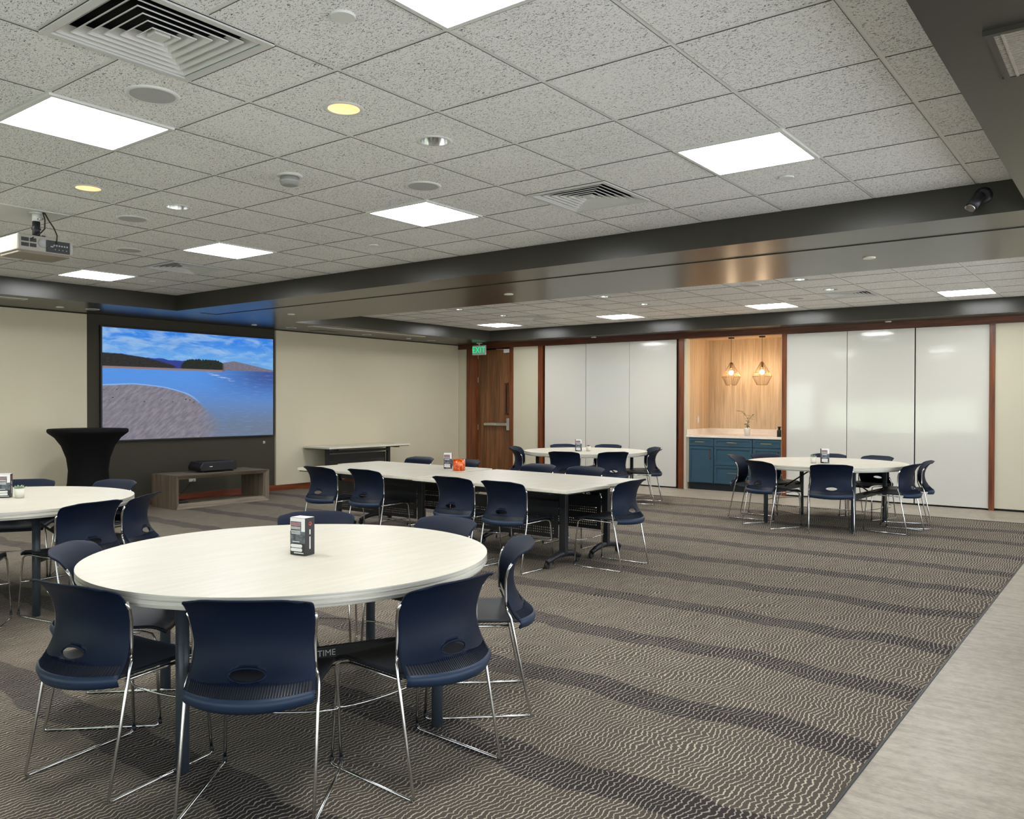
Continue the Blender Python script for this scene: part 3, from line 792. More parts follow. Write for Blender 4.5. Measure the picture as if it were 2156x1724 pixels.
def ringlight(lb, x, y):
    o = thing('soffit_downlight', lb, 'downlight', (x, y, ZS), 0, 'ring trimmed downlights along the screen wall soffit')
    MB().lathe([(.066, -.001), (.07, -.006), (.082, -.004), (.084, .0)], 28, capb=False, capt=False).build('trim_ring', M['whitemetal'], o)
    MB().lathe([(.001, -.0012), (.068, -.0012)], 28, capb=False, capt=False).build('opening', M['dark'], o)
ringlight('black centred round downlight in the soffit right of the screen', -8.07, 6.0)
ringlight('black centred round downlight in the soffit above the screen\'s left end', -8.0, 2.86)
ringlight('round downlight in the soffit over the folded wall table', -8.075, 7.6)
ringlight('round downlight in the soffit along the beige wall near the exit door', -8.11, 9.27)
for lb, y0, y1 in (('long pale slot diffuser in the soffit above the folded wall table', 6.0, 8.5),
                   ('long pale slot diffuser in the soffit at the left photo edge', -1.0, 1.9)):
    o = thing('slot_diffuser', lb, 'vent', (-7.60, (y0+y1)/2, ZS), 0, 'linear slot diffusers in the screen wall soffit')
    L = (y1-y0)/2
    MB().box(-.075, .075, -L, L, -.006, 0, bev=.002).build('frame', M['puckglow'], o)
    MB().box(-.06, .06, -L+.02, L-.02, -.0075, -.006).build('slot', M['grille'], o)
o = MB().box(-.11, .11, -.22, .22, -.004, .004); o = o.build('access_panel', M['soffit']); o.location = (-8.18, 6.75, ZS)
tag(o, 'dark painted square access panel in the soffit over the beige wall', 'panel')
# smoke detector
sm = thing('smoke_detector', 'grey smoke detector hanging below the near ceiling, left of centre', 'smoke detector', (-1.457, .881, ZC))
MB().lathe([(.062, -.014), (.075, -.012), (.078, 0)], 32).build('base_plate', M['whiteplastic'], sm)
MB().lathe([(.040, -.066), (.052, -.062), (.060, -.040), (.054, -.015)], 28).build('sensor_body', plain('detector_grey', lin(140, 140, 138), .5), sm)
MB().lathe([(.058, -.045), (.0615, -.041), (.058, -.037)], 28, capb=False, capt=False).build('band', M['grille'], sm)
# recessed fluorescent in right bulkhead
fx = thing('troffer', 'unlit lensed light fixture in the dark bulkhead at the right edge', 'light', (2.60, .94, ZS))
MB().box(-.32, .32, -.225, .225, -.003, .0).build('lens', M['lens'], fx)
MB().box(-.345, .345, -.24, -.222, -.016, 0).box(-.345, .345, .222, .24, -.006, 0).box(-.34, -.32, -.225, .225, -.006, 0).box(.32, .34, -.225, .225, -.006, 0).build('frame', M['soffit'], fx)
rb = MB()
for k in range(9): rb.box(-.30+k*.07, -.292+k*.07, -.22, .22, -.007, -.003)
for k in range(22): rb.box(-.32, .32, -.21+k*.02, -.208+k*.02, -.0055, -.003)
rb.build('louvre_grid', M['lens'], fx)
# security camera on the beam
sc_ = thing('security_camera', 'small black camera on the dark beam face at the right', 'camera', (1.86, 3.597, 2.735))
MB().lathe([(.05, 0), (.052, .012), (.036, .022)], 24).xf(Matrix.Rotation(PI/2, 4, 'X')).build('mount_disc', M['steelblack'], sc_)
MB().tube([(0, -.015, 0), (-.02, -.05, -.015), (-.03, -.06, -.03)], .014, 10).build('arm', M['steelblack'], sc_)
MB().tube([(-.010, -.045, -.0), (-.05, -.11, -.085)], [.030, .034], 16).build('camera_barrel', M['steelblack'], sc_)
MB().tube([(-.048, -.106, -.081), (-.054, -.116, -.093)], [.026, .026], 16).build('camera_lens', M['chrome'], sc_)
MB().tube([(-.02, -.035, .012), (-.075, -.10, -.085)], [.012, .016], 8).build('sun_shield', M['grille'], sc_)

# hanging projector
pj = thing('projector', 'white projector hanging from a black pole under the near ceiling', 'projector', (-3.77, .41, 0))
# plate tile
o = MB().box(-T/2+.012, T/2-.012, -T/2+.012, T/2-.012, ZC-.002, ZC+.012).build('mount_plate', M['whitemetal'])
o.location = (*proj_tile, 0); tag(o, 'smooth white metal ceiling tile holding the projector pole', 'ceiling plate')
MB().lathe([(.045, ZC-.002-0), (.045, ZC-.01)], 20).build('flange', M['whitemetal'], pj)
MB().tube([(0, 0, ZC-.005), (0, 0, 2.75)], .027, 18).build('upper_pole', M['whitemetal'], pj)
MB().tube([(0, 0, 2.755), (0, 0, 2.64)], .026, 18).build('pole', M['steelblack'], pj)
MB().lathe([(.032, 2.69), (.032, 2.70)], 18).build('clamp_collar', M['steelblack'], pj)
MB().tube([(.02, 0, 2.765), (.06, .02, 2.765)], .008, 8).build('thumb_screw', M['chrome'], pj)
bd = MB()
poly = [(-.17, -.19), (.145, -.19), (.155, -.18), (.155, .18), (.145, .19), (-.17, .19), (-.19, .15), (-.19, -.15)]
bd.prism(poly, 'z', 2.508, 2.62)
o = bd.build('casing', M['projbody'], pj); bv = o.modifiers.new('b', 'BEVEL'); bv.width = .008; bv.segments = 3
MB().prism([(x*.93, y*.93) for x, y in poly], 'z', 2.492, 2.508).build('base_tray', M['projunder'], pj)
MB().box(-.15, .12, -.012, .012, 2.622, 2.634).box(-.012, .012, -.16, .16, 2.622, 2.634).build('mount_bracket', M['steelblack'], pj)
MB().box(.154, .158, .0, .165, 2.515, 2.60).build('connector_panel', M['steelblack'], pj)
cn = MB()
for k in range(6): cn.box(.158, .160, .05+k*.018, .06+k*.018, 2.562, 2.572)
for k in range(4): cn.box(.158, .161, .06+k*.026, .066+k*.026, 2.535, 2.541)
cn.box(.158, .160, .03, .05, 2.552, 2.560)
cn.build('socket_row', M['grille'], pj)
for z in (2.585, 2.548):
    MB().box(.154, .157, -.165, -.115, z-.013, z+.013).box(.154, .157, -.108, -.065, z-.013, z+.013).build('vent_grille', M['steelblack'], pj)
g_ = MB().lathe([(.001, .0), (.032, .0), (.032, .004)], 24, capb=False, capt=False); g_.xf(Matrix.Rotation(PI/2, 4, 'Y')); g_.xf(Matrix.Translation((.156, -.02, 2.572))); g_.build('speaker_grille', M['grille'], pj)
ln = MB().lathe([(.04, 0), (.045, .03), (.03, .035)], 20); ln.xf(Matrix.Rotation(-PI/2, 4, 'Y')); ln.xf(Matrix.Translation((-.185, .08, 2.565))); ln.build('lens', M['black'], pj)
MB().tube([(.06, .02, ZC), (.07, .03, 2.76), (.09, .02, 2.69), (.12, -.02, 2.65), (.15, -.08, 2.61), (.158, -.10, 2.59)], .005, 8).build('cable', M['cord'], pj)
MB().tube([(.06, .03, ZC), (.08, .05, 2.76), (.12, .07, 2.70), (.16, .075, 2.64), (.162, .07, 2.58)], .005, 8).build('cable', M['cord'], pj)

# ------------------------------------------------------------------ screen wall
sc = thing('projection_screen', 'large lit screen showing a lake and mountains on the dark wall', 'screen', (XW-.04, 4.62, 0))
MB().box(0, .05, -1.395, 1.395, .895, 2.475, bev=.004).build('frame', M['black'], sc)
MB().box(.05, .053, -1.375, 1.375, .917, 2.453).build('picture_surface', M['screen'], sc)
wo = MB().box(0, .006, -.055, .055, -.04, .04, bev=.002).build('wall_outlet', M['whiteplastic']); wo.location = (XW-.04, 4.60, .30)
tag(wo, 'white outlet plate on the dark wall seen through the open bench', 'outlet')
wo = MB().box(0, .004, -.02, .02, -.02, .02).build('wall_plate', M['grille']); wo.location = (XW-.04, 5.86, .80)
tag(wo, 'tiny grey plate on the dark wall below the screen\'s right corner', 'wall plate')

# media bench: mitred waterfall frame with chamfered front edge
bn = thing('media_bench', 'low open grey oak bench under the screen', 'bench', (-7.60, 4.505, 0))
L2, H, DP, t1 = .735, .452, .62, .030
def benchframe():
    m = MB()
    # rings: outer front, inner front(recessed chamfer), inner back, outer back   (x forward is +)
    def ring(x, iy, iz0, iz1): return [m.b.verts.new((x, a, b)) for a, b in ((-L2+iy, iz0), (L2-iy, iz0), (L2-iy, H-iz1), (-L2+iy, H-iz1))]
    r0 = ring(0, 0, 0, 0); r1 = ring(-.055, .065, .065, .055); r2 = ring(-DP, .045, .045, .040); r3 = ring(-DP, 0, 0, 0)
    rs = [r0, r1, r2, r3]
    for i in range(4):
        A, B = rs[i], rs[(i+1) % 4]
        for k in range(4):
            f = m.b.faces.new((A[k], A[(k+1) % 4], B[(k+1) % 4], B[k])); f.material_index = 1 if k in (0, 2) else 0
    return m
benchframe().build('waterfall_frame', [M['bench'], M['benchtop']], bn)
MB().tube([(-.3, -.55, .045), (-.34, -.52, .12), (-.45, -.30, .25), (-.62, -.1, .32)], .004, 6).build('power_cable', M['cord'], bn)
o = MB().box(-.09, .09, -.07, .07, 0, .035, bev=.01).build('power_brick', M['black']); o.location = (-7.86, 3.98, .060)
tag(o, 'black power brick on the floor of the open oak bench', 'power brick')
up = thing('laser_projector', 'black short throw projector on top of the oak bench', 'projector', (-7.93, 4.53, .452))
m = MB(); m.prism([(-.28, .018), (.28, .018), (.30, .05), (.28, .150), (-.25, .145), (-.30, .07)], 'x', -.17, .15)
o = m.build('casing', M['black'], up); bv = o.modifiers.new('b', 'BEVEL'); bv.width = .012; bv.segments = 3
for y in (-.24, .22): MB().lathe([(.035, 0), (.04, .006), (.02, .02)], 16, (.10, y, 0)).build('foot', M['rubber'], up)
MB().box(.149, .1525, -.15, -.14, .078, .084).box(.149, .1525, -.135, -.108, .078, .083).build('maker_mark', M['markglow'], up)
MB().box(-.10, .0, -.20, .20, .149, .153).build('lens_window', plain('black_glass', (.003, .003, .003), .08), up)
# cocktail table
ck = thing('cocktail_table', 'tall cocktail table under a black stretch cover by the screen', 'table', (-7.70, 2.66, 0))
prof = [(.36, 0.02), (.33, .06), (.27, .25), (.235, .45), (.225, .60), (.245, .75), (.30, .90), (.37, 1.0), (.44, 1.055), (.452, 1.07), (.452, 1.10), (.44, 1.108), (.001, 1.108)]
seg = 48; m = MB()
rings = []
for r, z in prof:
    ring = []
    for k in range(seg):
        a = 2*PI*k/seg; fl = max(0, (.45-z)/.45)
        rr = r*(1+.16*fl*math.cos(4*a+PI/4)**2 - .05*fl)
        ring.append(m.b.verts.new((rr*math.cos(a), rr*math.sin(a), z)))
    rings.append(ring)
for A, B in zip(rings, rings[1:]):
    for k in range(seg):
        f = m.b.faces.new((A[k], A[(k+1) % seg], B[(k+1) % seg], B[k])); f.smooth = True
m.build('stretch_cover', M['spandex'], ck)
for k in range(4):
    a = k*PI/2+PI/4
    MB().lathe([(.03, 0), (.03, .03)], 12, (.36*math.cos(a), .36*math.sin(a), 0)).build('foot', M['rubber'], ck)

# ------------------------------------------------------------------ training tables with modesty panels
def perforated(mb, x0, x1, z0, z1, y, th=.004):
    # solid sheet with two bands of three rows of square holes
    pitch, hole = .022, .009
    bands = [(z0+.035, 3), (z1-.17, 3)]
    n = int((x1-x0-.06)/pitch); xa = (x0+x1)/2-n*pitch/2
    zc = z0
    for zb, rows in bands:
        mb.box(x0, x1, y, y+th, zc, zb)
        z = zb
        for r in range(rows):
            mb.box(x0, xa, y, y+th, z, z+hole)
            for k in range(n): mb.box(xa+k*pitch+hole, xa+(k+1)*pitch, y, y+th, z, z+hole)
            mb.box(xa+n*pitch, x1, y, y+th, z, z+hole)
            mb.box(x0, x1, y, y+th, z+hole, z+pitch)
            z += pitch
        zc = z
    mb.box(x0, x1, y, y+th, zc, z1)
def training_table(lb, x, y, rz, col_l, col_r, group='long white meeting tables pushed together'):
    o = thing('training_table', lb, 'table', (x, y, 0), rz, group)
    MB().box(-.93, .93, -.33, .33, .677, .707, bev=.004).build('tabletop', M['top'], o)
    MB().box(-.915, .915, -.315, .315, .667, .678).build('underframe', M['steelblack'], o)
    cy = 0.0
    for cx in (col_l, col_r):
        l = MB(); l.box(cx-.035, cx+.035, cy-.022, cy+.022, .10, .665, bev=.004)
        lo = l.build('leg', M['steelblack'], o)
        arc = [(cx, cy-.24, .058), (cx, cy-.17, .085), (cx, cy-.08, .104), (cx, cy, .11), (cx, cy+.08, .104), (cx, cy+.17, .085), (cx, cy+.24, .058)]
        MB().tube(arc, [.022, .026, .03, .032, .03, .026, .022], 10).build('foot', M['steelblack'], lo)
        for s in (-1, 1):
            w = MB().lathe([(.028, -.012), (.03, -.008), (.03, .008), (.028, .012)], 18); w.xf(Matrix.Rotation(PI/2, 4, 'Y'))
            w.xf(Matrix.Translation((cx-.012, cy+s*.225, .0305)))
            w.build('caster', M['rubber'], lo)
        MB().box(cx-.03, cx+.03, -.26, .26, .647, .667, bev=.004).build('top_bracket', M['steelblack'], lo)
    MB().box(col_l, col_r, cy-.01, cy+.02, .585, .625).build('crossbeam', M['steelblack'], o)
    p = MB(); perforated(p, col_l+.04, col_r-.04, .24, .565, cy-.028)
    po = p.build('modesty_panel', M['steelblack'], o)
    return o
training_table('front right of the four joined white tables, nearest the open carpet', -2.075, 3.83, R(-2.3), -.62, .66)
training_table('front left of the four joined white tables, nearest the screen bench', -3.955, 3.935, R(-1.6), -.62, .70)
training_table('back right of the four joined white tables, beside the far left round table', -2.10, 4.495, R(-2.3), -.62, .72)
training_table('back left of the four joined white tables, nearest the wall table', -4.05, 4.60, R(-1.6), -.62, .66)
wt = training_table('separate long white table standing against the beige wall', -8.185, 7.52, R(90), -.70, .70, 'tables against the wall')
wt.rotation_euler = (0, 0, R(-90))
del wt['group']

# ------------------------------------------------------------------ round tables
def round_table(lb, c, a0):
    o = thing('round_table', lb, 'table', (c[0], c[1], 0), 0, 'round white folding tables')
    MB().lathe([(.905, .7255), (.9145, .7275), (.915, .730)], 96, capt=True, capb=False).build('tabletop', M['top'], o)
    e = MB().lathe([(.885, .674), (.905, .677), (.909, .690), (.915, .692), (.915, .706), (.909, .708), (.909, .712), (.915, .714), (.915, .7298)], 96, capt=False, capb=True)
    for f in e.b.faces: f.smooth = False
    e.build('edge_band', M['edge'], o)
    # apron underside
    legs = []
    for k, da in enumerate((0, 91, 180, 271)):
        a = R(a0+da); p = (.74*math.cos(a), .74*math.sin(a)); legs.append(p)
        MB().tube([(p[0], p[1], 0.0), (p[0], p[1], .672)], .0255, 20).build('leg', M['legblue'], o)
    for i, j in ((0, 1), (2, 3)):
        A, B = legs[i], legs[j]
        v = Vector((B[0]-A[0], B[1]-A[1], 0)); u = v.normalized(); w = Vector((-u.y, u.x, 0))
        mid = Vector(((A[0]+B[0])/2, (A[1]+B[1])/2, 0))
        b = MB(); Lh = v.length/2
        b.box(-Lh, Lh, -.010, .010, .352, .418)
        ang = math.atan2(u.y, u.x)
        b.xf(Matrix.Translation(mid) @ Matrix.Rotation(ang, 4, 'Z'))
        bo = b.build('crossbar', M['steelblack'], o)
        inn = -mid.normalized()
        q = mid+u*0; e2 = mid+inn*.40
        MB().tube([(q.x, q.y, .40), (e2.x, e2.y, .668)], .009, 8).build('brace', M['steelblack'], o)
        for s in (-1, 1):
            q = mid+u*s*Lh*.55; e2 = mid+inn*.34+u*s*.10
            MB().box(0, .001, 0, .001, .66, .661)
        tb = MB(); tb.box(-Lh-.03, Lh+.03, -.03, .03, .655, .674); tb.xf(Matrix.Translation(mid) @ Matrix.Rotation(ang, 4, 'Z'))
        tb.build('top_rail', M['steelblack'], o)
        if i == 0 and c == T1:
            to = text('LIFETIME', .036, M['whitemetal'], o, (mid.x+u.x*-.09-w.x*-.0, mid.y+u.y*-.09, .432), (PI/2, 0, ang), 'lettering', .0004)
            n_ = Vector((mid.x, mid.y, 0)).normalized()
            to.location = (mid.x+n_.x*.0115, mid.y+n_.y*.0115, .392)
    return o
T1, T2, T3, T4 = (-.52, .18), (-3.98, .22), (-3.98, 8.2), (-.41, 8.0)
round_table('largest round white table in the foreground with seven chairs', T1, -72)
round_table('round white table cut by the left photo edge, beside the cocktail table', T2, -3)
round_table('far round white table in front of the left whiteboards', T3, -40)
round_table('far round white table in front of the right whiteboards', T4, -50)

# ------------------------------------------------------------------ stacking chair
def chair_proto():
    o = thing('stacking_chair', 'x', 'chair', (0, 0, 0), 0, 'navy plastic stacking chairs')
    Y0 = -.24                                   # rear of the sled
    rr = .0064
    # back shell surface: v = height 0..1, u = -1..1
    prof = [(.050, .432, .226, .085), (.072, .455, .224, .080), (.094, .49, .220, .070), (.108, .53, .214, .060), (.115, .575, .211, .052),
            (.114, .62, .213, .047), (.104, .665, .217, .044), (.085, .705, .221, .043), (.058, .738, .224, .042), (.025, .762, .222, .040), (.004, .772, .214, .038)]
    def interp(v):
        k = v*(len(prof)-1); i = min(int(k), len(prof)-2); f = k-i
        P = [prof[max(i-1, 0)], prof[i], prof[i+1], prof[min(i+2, len(prof)-1)]]
        r = []
        for c in range(4):
            p0, p1, p2, p3 = (q[c] for q in P)
            r.append(.5*((2*p1)+(-p0+p2)*f+(2*p0-5*p1+4*p2-p3)*f*f+(-p0+3*p1-3*p2+p3)*f**3))
        return r
    def S(u, v):
        s, z, hw, bow = interp(v)
        x = u*hw
        # round the upper corners
        if v > .8:
            t = (v-.8)/.2; x = u*(hw-.030*max(0, (abs(u)-.0))*t**3)
            z = z-.016*(abs(u)**6)*t
        y = Y0 + s - bow*(1-abs(u)**2.2)
        return Vector((x, y, z))
    NU, NV = 40, 34
    m = MB(); G = [[m.b.verts.new(S(-1+2*i/NU, j/NV)) for i in range(NU+1)] for j in range(NV+1)]
    hz, hw2, hh = .503, .062, .021
    for j in range(NV):
        for i in range(NU):
            q = (G[j][i], G[j][i+1], G[j+1][i+1], G[j+1][i])
            c = sum((v.co for v in q), Vector())/4
            e = (c.x/hw2)**2+((c.z-hz)/hh)**2
            if e < 1.0: continue
            f = m.b.faces.new(q); f.smooth = True
            if c.z < .474 and abs(c.x) < .208: f.material_index = 1  # darkness of the slots between the ribs put into the colour
    for j in range(NV+1):                      # pull boundary verts onto the ellipse
        for i in range(NU+1):
            v = G[j][i]; dx, dz = v.co.x/hw2, (v.co.z-hz)/hh; e = math.hypot(dx, dz)
            if .3 < e < 1.5 and v.is_valid and len(v.link_faces) and len(v.link_faces) < 4:
                nx, nz = dx/e*hw2, hz+dz/e*hh
                v.co.x = nx; dzz = nz-v.co.z; v.co.z = nz
    lone = [v for v in m.b.verts if not v.link_faces]
    bmesh.ops.delete(m.b, geom=lone, context='VERTS')
    back = m.build('backrest', [M['shell'], M['black']], o)
    sm = back.modifiers.new('s', 'SOLIDIFY'); sm.thickness = .007; sm.offset = 0
    # oval grip rim
    def yat(x, z):
        lo, hi = 0., 1.
        for _ in range(30):
            mid = (lo+hi)/2
            if interp(mid)[1] < z: lo = mid
            else: hi = mid
        s_, z_, hw_, bow_ = interp(lo); return Y0+s_-bow_*(1-abs(min(1, abs(x)/hw_))**2.2)
    pts = [(hw2*math.cos(2*PI*k/32), 0, hz+hh*math.sin(2*PI*k/32)) for k in range(32)]
    pts = [(x*1.03, yat(x, z)-.001, z) for x, y, z in pts]
    MB().tube(pts, .0052, 8, closed=True).build('grip_rim', M['shell'], back)
    # vent ribs on the lower rear
    rb = MB()
    n = 46
    for k in range(n):
        x = -.205+.41*k/(n-1)
        zt = .478 + .006*math.cos(x*20)
        if abs(x) < .072: zt = .478
        pr_ = []
        for z in (.440, .455, .470, zt+.004):
            pr_.append((x, yat(x, z)-.0055, z))
        rb.tube(pr_, .0022, 4)
    rb.build('vent_ribs', M['shell'], back)
    # top rolled lip
    pts = [S(-1+2*i/30, 1.0) for i in range(31)]
    MB().tube(pts, .0042, 8).build('rolled_lip', M['shell'], back)
    # seat pan
    st = MB(); n1, n2 = 22, 22
    def SE(u, v):                               # v 0 rear .. 1 front
        y = Y0+.052-.085*(1-abs(u)**2.2)*(1-v)**2*1.0 + v*(.455)
        hw = .224-.012*v-.035*max(0, v-.8)*5*abs(u)**3*.3
        x = u*hw
        z = .440-.010*math.sin(PI*v)*(1-u*u)-.006*(1-u*u)*(1-v) - .030*max(0, (v-.80)/.2)**2 + .004*abs(u)**4
        return Vector((x, y, z))
    GG = [[st.b.verts.new(SE(-1+2*i/n1, j/n2)) for i in range(n1+1)] for j in range(n2+1)]
    for j in range(n2):
        for i in range(n1):
            f = st.b.faces.new((GG[j][i], GG[j][i+1], GG[j+1][i+1], GG[j+1][i])); f.smooth = True
    seat = st.build('seat', M['shellblk'], o)
    sm = seat.modifiers.new('s', 'SOLIDIFY'); sm.thickness = .012; sm.offset = -1 if True else 1
    # rear rim band
    rim = MB(); A = []; B = []; C_ = []
    for i in range(31):
        u = -1+2*i/30; y = Y0+.050-.088*(1-abs(u)**2.2); x = u*.228
        A.append(rim.b.verts.new((x, y+.002, .447-.004*(1-u*u)))); B.append(rim.b.verts.new((x*1.0, y-.006, .424-.006*(1-u*u)))); C_.append(rim.b.verts.new((x*.985, y+.004, .402-.010*(1-u*u))))
    for i in range(30):
        for P, Q in ((A, B), (B, C_)):
            f = rim.b.faces.new((P[i], P[i+1], Q[i+1], Q[i])); f.smooth = True
    ro = rim.build('rear_rim', M['shellrim'], o)
    sm = ro.modifiers.new('s', 'SOLIDIFY'); sm.thickness = .008
    # chrome wire frame, each side
    for s in (-1, 1):
        X = lambda v: s*v
        leg = MB().tube([(X(.235), Y0+.016, .0062), (X(.235), Y0+.006, .008), (X(.235), Y0+.004, .018), (X(.2335), Y0+.052, .245), (X(.2315), Y0+.094, .452), (X(.225), Y0+.106, .478), (X(.218), Y0+.114, .500)], rr, 10)
        leg.build('leg', M['chrome'], o)
        MB().tube([(X(.218), Y0+.114, .498), (X(.215), Y0+.116, .53), (X(.2135), Y0+.117, .585), (X(.2155), Y0+.116, .63), (X(.219), Y0+.106, .672), (X(.2225), Y0+.090, .702)], rr, 10).build('back_rod', M['chrome'], o)
        MB().tube([(X(.235), Y0+.012, .0062), (X(.235), Y0+.465, .0062), (X(.233), Y0+.477, .010), (X(.230), Y0+.484, .022)], rr, 10).build('sled_runner', M['chrome'], o)
        MB().tube([(X(.230), Y0+.484, .018), (X(.222), Y0+.470, .25), (X(.215), Y0+.458, .385), (X(.211), Y0+.445, .406), (X(.206), Y0+.40, .416), (X(.200), Y0+.10, .410)], rr, 10).build('leg', M['chrome'], o)
        MB().tube([(X(.231), Y0+.484, .012), (X(.2295), Y0+.483, .034)], .0085, 10).build('glide', M['shellblk'], o)
    MB().tube([(-.224, Y0+.472, .235)]+[(.224*math.sin(PI/2*k/6), Y0+.472-.055*math.cos(PI/2*k/6), .232) for k in range(-6, 7)]+[(.224, Y0+.472, .235)], .0048, 8).build('stretcher', M['chrome'], o)
    return o
proto = chair_proto()
def ang(c, r, a, off=0):
    return (c[0]+r*math.cos(R(a)), c[1]+r*math.sin(R(a)), a+180+off)
CH = [
 (-.487, -.878, 100.7, 'navy stacking chair nearest the lower left corner, back to the camera'),
 (.26, -.63, 127.5, 'navy stacking chair front and centre in the foreground, cut by the bottom edge'),
 (.614, .075, 177, 'navy stacking chair at the right front of the foreground table'),
 (.29, .935, 222.5, 'grey lit stacking chair seen from the side at the right of the foreground table'),
 (-.51, 1.29, 268, 'stacking chair behind the foreground table, right of the brochure box'),
 (-1.31, .97, -45, 'stacking chair behind the foreground table, directly behind the brochure box'),
 (-1.296, -.507, 44.3, 'grey lit stacking chair at the left side of the foreground table'),
 # far right table
 (-1.52, 7.88, 4, 'leftmost chair at the far right round table, grey front toward the camera'),
 (-1.38, 8.50, -30, 'chair at the far right table right in front of the cabinet drawers'),
 (-.935, 7.09, 62, 'navy chair at the front left of the far right round table'),
 (-.05, 7.02, 111, 'black looking chair at the front centre of the far right round table'),
 (.65, 7.75, 171, 'navy chair at the front right of the far right round table'),
 (.68, 8.36, 197, 'rightmost chair at the far right round table'),
 (-.68, 9.02, -76, 'chair behind the far right table, behind the brochure holder'),
 (-.03, 8.97, -111, 'chair behind the far right table, right of the brochure holder'),
 # far left table
 (*ang(T3, 1.13, 199), 'grey backed chair at the left end of the far left table, partly hidden'),
 (*ang(T3, 1.13, 230), 'navy chair at the left end of the far left table, before the exit door'),
 (*ang(T3, 1.09, 286), 'black looking chair at the front left of the far left table'),
 (*ang(T3, 1.09, 324), 'black looking chair at the front right of the far left table'),
 (*ang(T3, 1.11, 14), 'rightmost side-on chair of the far left table, nearest the camera'),
 (*ang(T3, 1.11, 47), 'right back chair of the far left table with lit oval grip hole'),
 (*ang(T3, 1.10, 102), 'chair behind the far left table, right of the small potted plant'),
 (*ang(T3, 1.10, 142), 'chair behind the far left table, left of the brochure box'),
 # left table
 (*ang(T2, 1.11, 148), 'chair behind the left table, behind the succulent pot'),
 (*ang(T2, 1.11, 106), 'chair behind the left table, in front of the cocktail table'),
 (*ang(T2, 1.11, 39), 'side-on chair at the right of the left table, nearest the media bench'),
 (*ang(T2, 1.11, 10), 'navy chair at the front right of the left table, just behind the foreground table'),
 (*ang(T2, 1.11, -34), 'chair mostly outside the left photo edge, its front leg beside the table leg'),
 # meeting tables
 (-4.18, 3.30, 90, 'leftmost chair along the front of the joined meeting tables'),
 (-3.56, 3.36, 90, 'second chair from the left along the front of the meeting tables'),
 (-2.315, 3.28, 90, 'third chair from the left along the front of the meeting tables'),
 (-1.70, 3.235, 90, 'rightmost chair along the front side of the meeting tables'),
 (-.848, 4.08, 180, 'chair at the right end of the meeting tables facing the screen'),
 (-4.39, 5.12, -90, 'chair behind the meeting tables, left of the tall brochure box'),
 (-3.66, 5.12, -90, 'chair behind the meeting tables, hidden behind the orange candle holder'),
 (-2.56, 5.06, -90, 'chair behind the meeting tables, left one of two in front of the far left table'),
 (-1.955, 5.06, -90, 'chair behind the meeting tables, nearest their right end'),
]
grp = ['foreground table']*7+['far right table']*8+['far left table']*8+['left table']*5+['meeting tables']*9
for i, (x, y, a, lb) in enumerate(CH):
    d = R(a); loc = (x+.24*math.cos(d), y+.24*math.sin(d), 0)
    if i == 0:
        o = proto; o.location = loc; o.rotation_euler = (0, 0, d-PI/2); o['label'] = lb; o['group'] = 'chairs at the '+grp[i]
    else:
        dup(proto, loc, d-PI/2, lb, 'chairs at the '+grp[i])

# ------------------------------------------------------------------ small things on tables
def brochure(lb, x, y, rz, z=.7325):
    o = thing('brochure_box', lb, 'brochure box', (x, y, z), rz, 'printed table brochure boxes')
    w, d, h = .045, .032, .172
    MB().box(-w, w, -d, d, 0, h, bev=.001).build('carton', M['paperk'], o)
    MB().box(-w+.002, w-.002, -d+.002, d-.002, h, h+.001).build('lid', M['paperw'], o)
    y0 = -d-.0006
    def card(a, b, c, e, m, n, k=0, nm='print'):
        MB().box(a, b, y0-.0003-k*.0003, y0+.0006, c, e).build(nm, M[m], o)
    card(-w+.001, w-.001, .108, h-.001, 'paperw', 0, 0, 'front_print')
    card(-w+.001, w-.001, .055, .110, 'paperg', 0, 1, 'photo_print')
    card(-w+.004, w-.022, .088, .155, 'paperg', 0, 2, 'text_panel')
    for c in (.147, .139): card(-w+.006, w-.026, c-.003, c+.002, 'paperp', 0, 3, 'headline')
    m = MB()
    for i, c in enumerate((.128, .122, .111, .105, .099)): m.box(-w+.007+.002*(i > 3), w-.027-.002*(i % 2), y0-.0018, y0, c-.0012, c+.0012)
    m.box(-.028, .012, y0-.0018, y0, .060, .063); m.box(-.020, .036, y0-.0018, y0, .008, .012)
    m.build('text_lines', M['paperw'], o)
    for c in (.043, .025):
        m = MB(); m.prism([(-.04, c-.004), (-.036, c-.008), (.024, c-.008), (.028, c-.004), (.028, c+.003), (.024, c+.007), (-.036, c+.007), (-.04, c+.003)], 'y', y0-.0016, y0)
        m.build('white_bar', M['paperw'], o)
    m = MB(); m.lathe([(.001, 0), (.010, 0), (.010, .0012)], 20, capb=False, capt=False); m.xf(Matrix.Rotation(PI/2, 4, 'Y')); m.xf(Matrix.Translation((w+.0006, 0, .145)))
    m.build('round_emblem', M['paperr'], o)
    m = MB(); m.lathe([(.001, 0), (.004, 0), (.004, .0012)], 14, capb=False, capt=False); m.xf(Matrix.Rotation(PI/2, 4, 'Y')); m.xf(Matrix.Translation((w+.0012, 0, .145)))
    m.build('emblem_centre', M['paperk'], o)
    MB().box(w, w+.0012, -.003, .003, .028, .085).box(w, w+.0012, -.003, .003, .095, .118).build('side_lettering', M['paperw'], o)
    return o
brochure('tall printed brochure box on the foreground round table', -.437, .168, R(9))
brochure('printed brochure box on the joined meeting tables beside the orange holder', -3.50, 4.60, R(38), .7075)
brochure('printed brochure box on the far left round table beside a small plant', -3.985, 8.02, R(40))
brochure('printed brochure box cut by the left photo edge', -4.02, .29, R(55))
bh = brochure('printed brochure box on the far right table beside a white pot', -.365, 7.81, R(28))
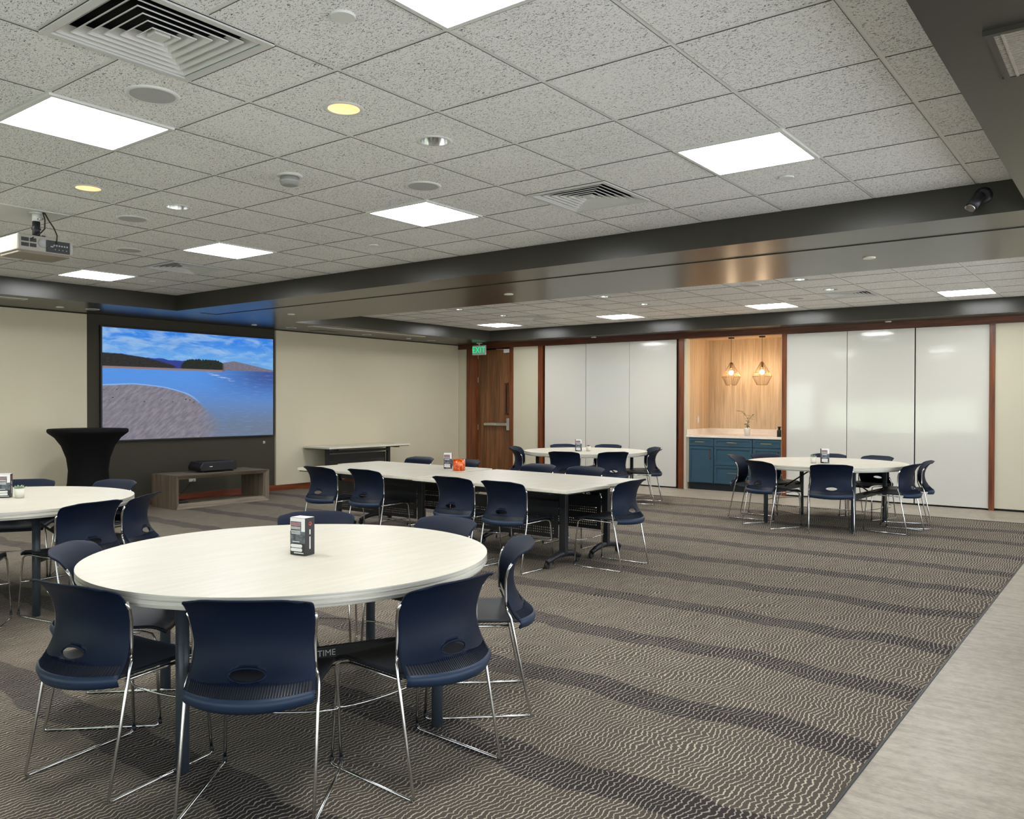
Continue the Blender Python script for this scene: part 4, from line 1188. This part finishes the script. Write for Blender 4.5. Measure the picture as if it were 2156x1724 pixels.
cd = thing('candle_holder', 'orange mosaic glass candle holder on the joined meeting tables', 'candle holder', (-3.215, 4.46, .7075))
m = MB(); m.lathe([(.058, 0), (.066, .004), (.068, .06), (.066, .122), (.061, .122), (.060, .01), (.001, .01)], 32, capt=False); m.build('glass_bowl', M['orange'], cd)
MB().lathe([(.019, .011), (.019, .035)], 20).build('tealight', M['pot'], cd)
def succulent(lb, x, y, spiky=False, h=.070):
    o = thing('potted_succulent', lb, 'plant', (x, y, .7325), 0, 'little potted plants on the tables')
    MB().lathe([(.030, 0), (.037, h), (.034, h), (.032, h-.01)], 24, capt=False).build('pot', M['pot'], o)
    MB().lathe([(.001, h-.008), (.033, h-.008)], 20, capb=False, capt=False).build('soil', M['soil'], o)
    m = MB(); rnd = random.Random(5)
    for ring, (n, el, ln, wd) in enumerate(((9, .25, .050, .026), (7, .7, .040, .022), (5, 1.3, .028, .016))):
        for k in range(n):
            a = 2*PI*k/n+ring*.4
            if spiky: leafshape(m, (0, 0, h-.006), (math.cos(a), math.sin(a), el*1.3), ln*1.25, wd*.45, .25)
            else: leafshape(m, (0, 0, h-.006), (math.cos(a), math.sin(a), el), ln, wd, -.15)
    m.build('leaves', M['leaf'] if spiky else M['succ'], o)
succulent('pale green succulent in a white pot on the left round table', -3.905, .345)
succulent('small dark leafed plant in a white pot on the far left round table', -3.88, 8.13, True)
succulent('white pot with small plant on the far right round table', -.475, 7.73, False, .074)

# ------------------------------------------------------------------ light, world, camera
w = bpy.data.worlds.new('World'); SC.world = w; w.use_nodes = True
nt = w.node_tree; bg = nt.nodes['Background']
sky = nt.nodes.new('ShaderNodeTexSky'); sky.sky_type = 'HOSEK_WILKIE'; sky.turbidity = 4; sky.sun_direction = (0.3, .6, .8)
nt.links.new(sky.outputs[0], bg.inputs[0]); bg.inputs[1].default_value = 4.5

cam = bpy.data.cameras.new('camera'); co = bpy.data.objects.new('camera', cam); COL.objects.link(co)
yaw, pit, rol = 0.6509, -0.0098, 0.0025
fw = Vector((-math.sin(yaw)*math.cos(pit), math.cos(yaw)*math.cos(pit), math.sin(pit)))
rt = Vector((math.cos(yaw), math.sin(yaw), 0)); u_ = rt.cross(fw)
r2 = rt*math.cos(rol)+u_*math.sin(rol); u2 = -rt*math.sin(rol)+u_*math.cos(rol)
mm = Matrix((r2, u2, -fw)).transposed().to_4x4(); mm.translation = Vector((2.6781, -2.3015, 1.436))
co.matrix_world = mm
cam.sensor_width = 36; cam.sensor_fit = 'HORIZONTAL'; cam.lens = 1747.47/2156*36
cam.shift_x = -(1082.2269-1078)/2156; cam.shift_y = (865.7281-862)/2156
cam.clip_start = .05
SC.camera = co
SC.view_settings.view_transform = 'Standard'; SC.view_settings.look = 'None'
SC.view_settings.exposure = 0.18; SC.view_settings.gamma = 1.0
SC.view_settings.use_curve_mapping = False
SC.cycles.max_bounces = 8; SC.cycles.diffuse_bounces = 5; SC.cycles.glossy_bounces = 4
SC.cycles.sample_clamp_indirect = 6
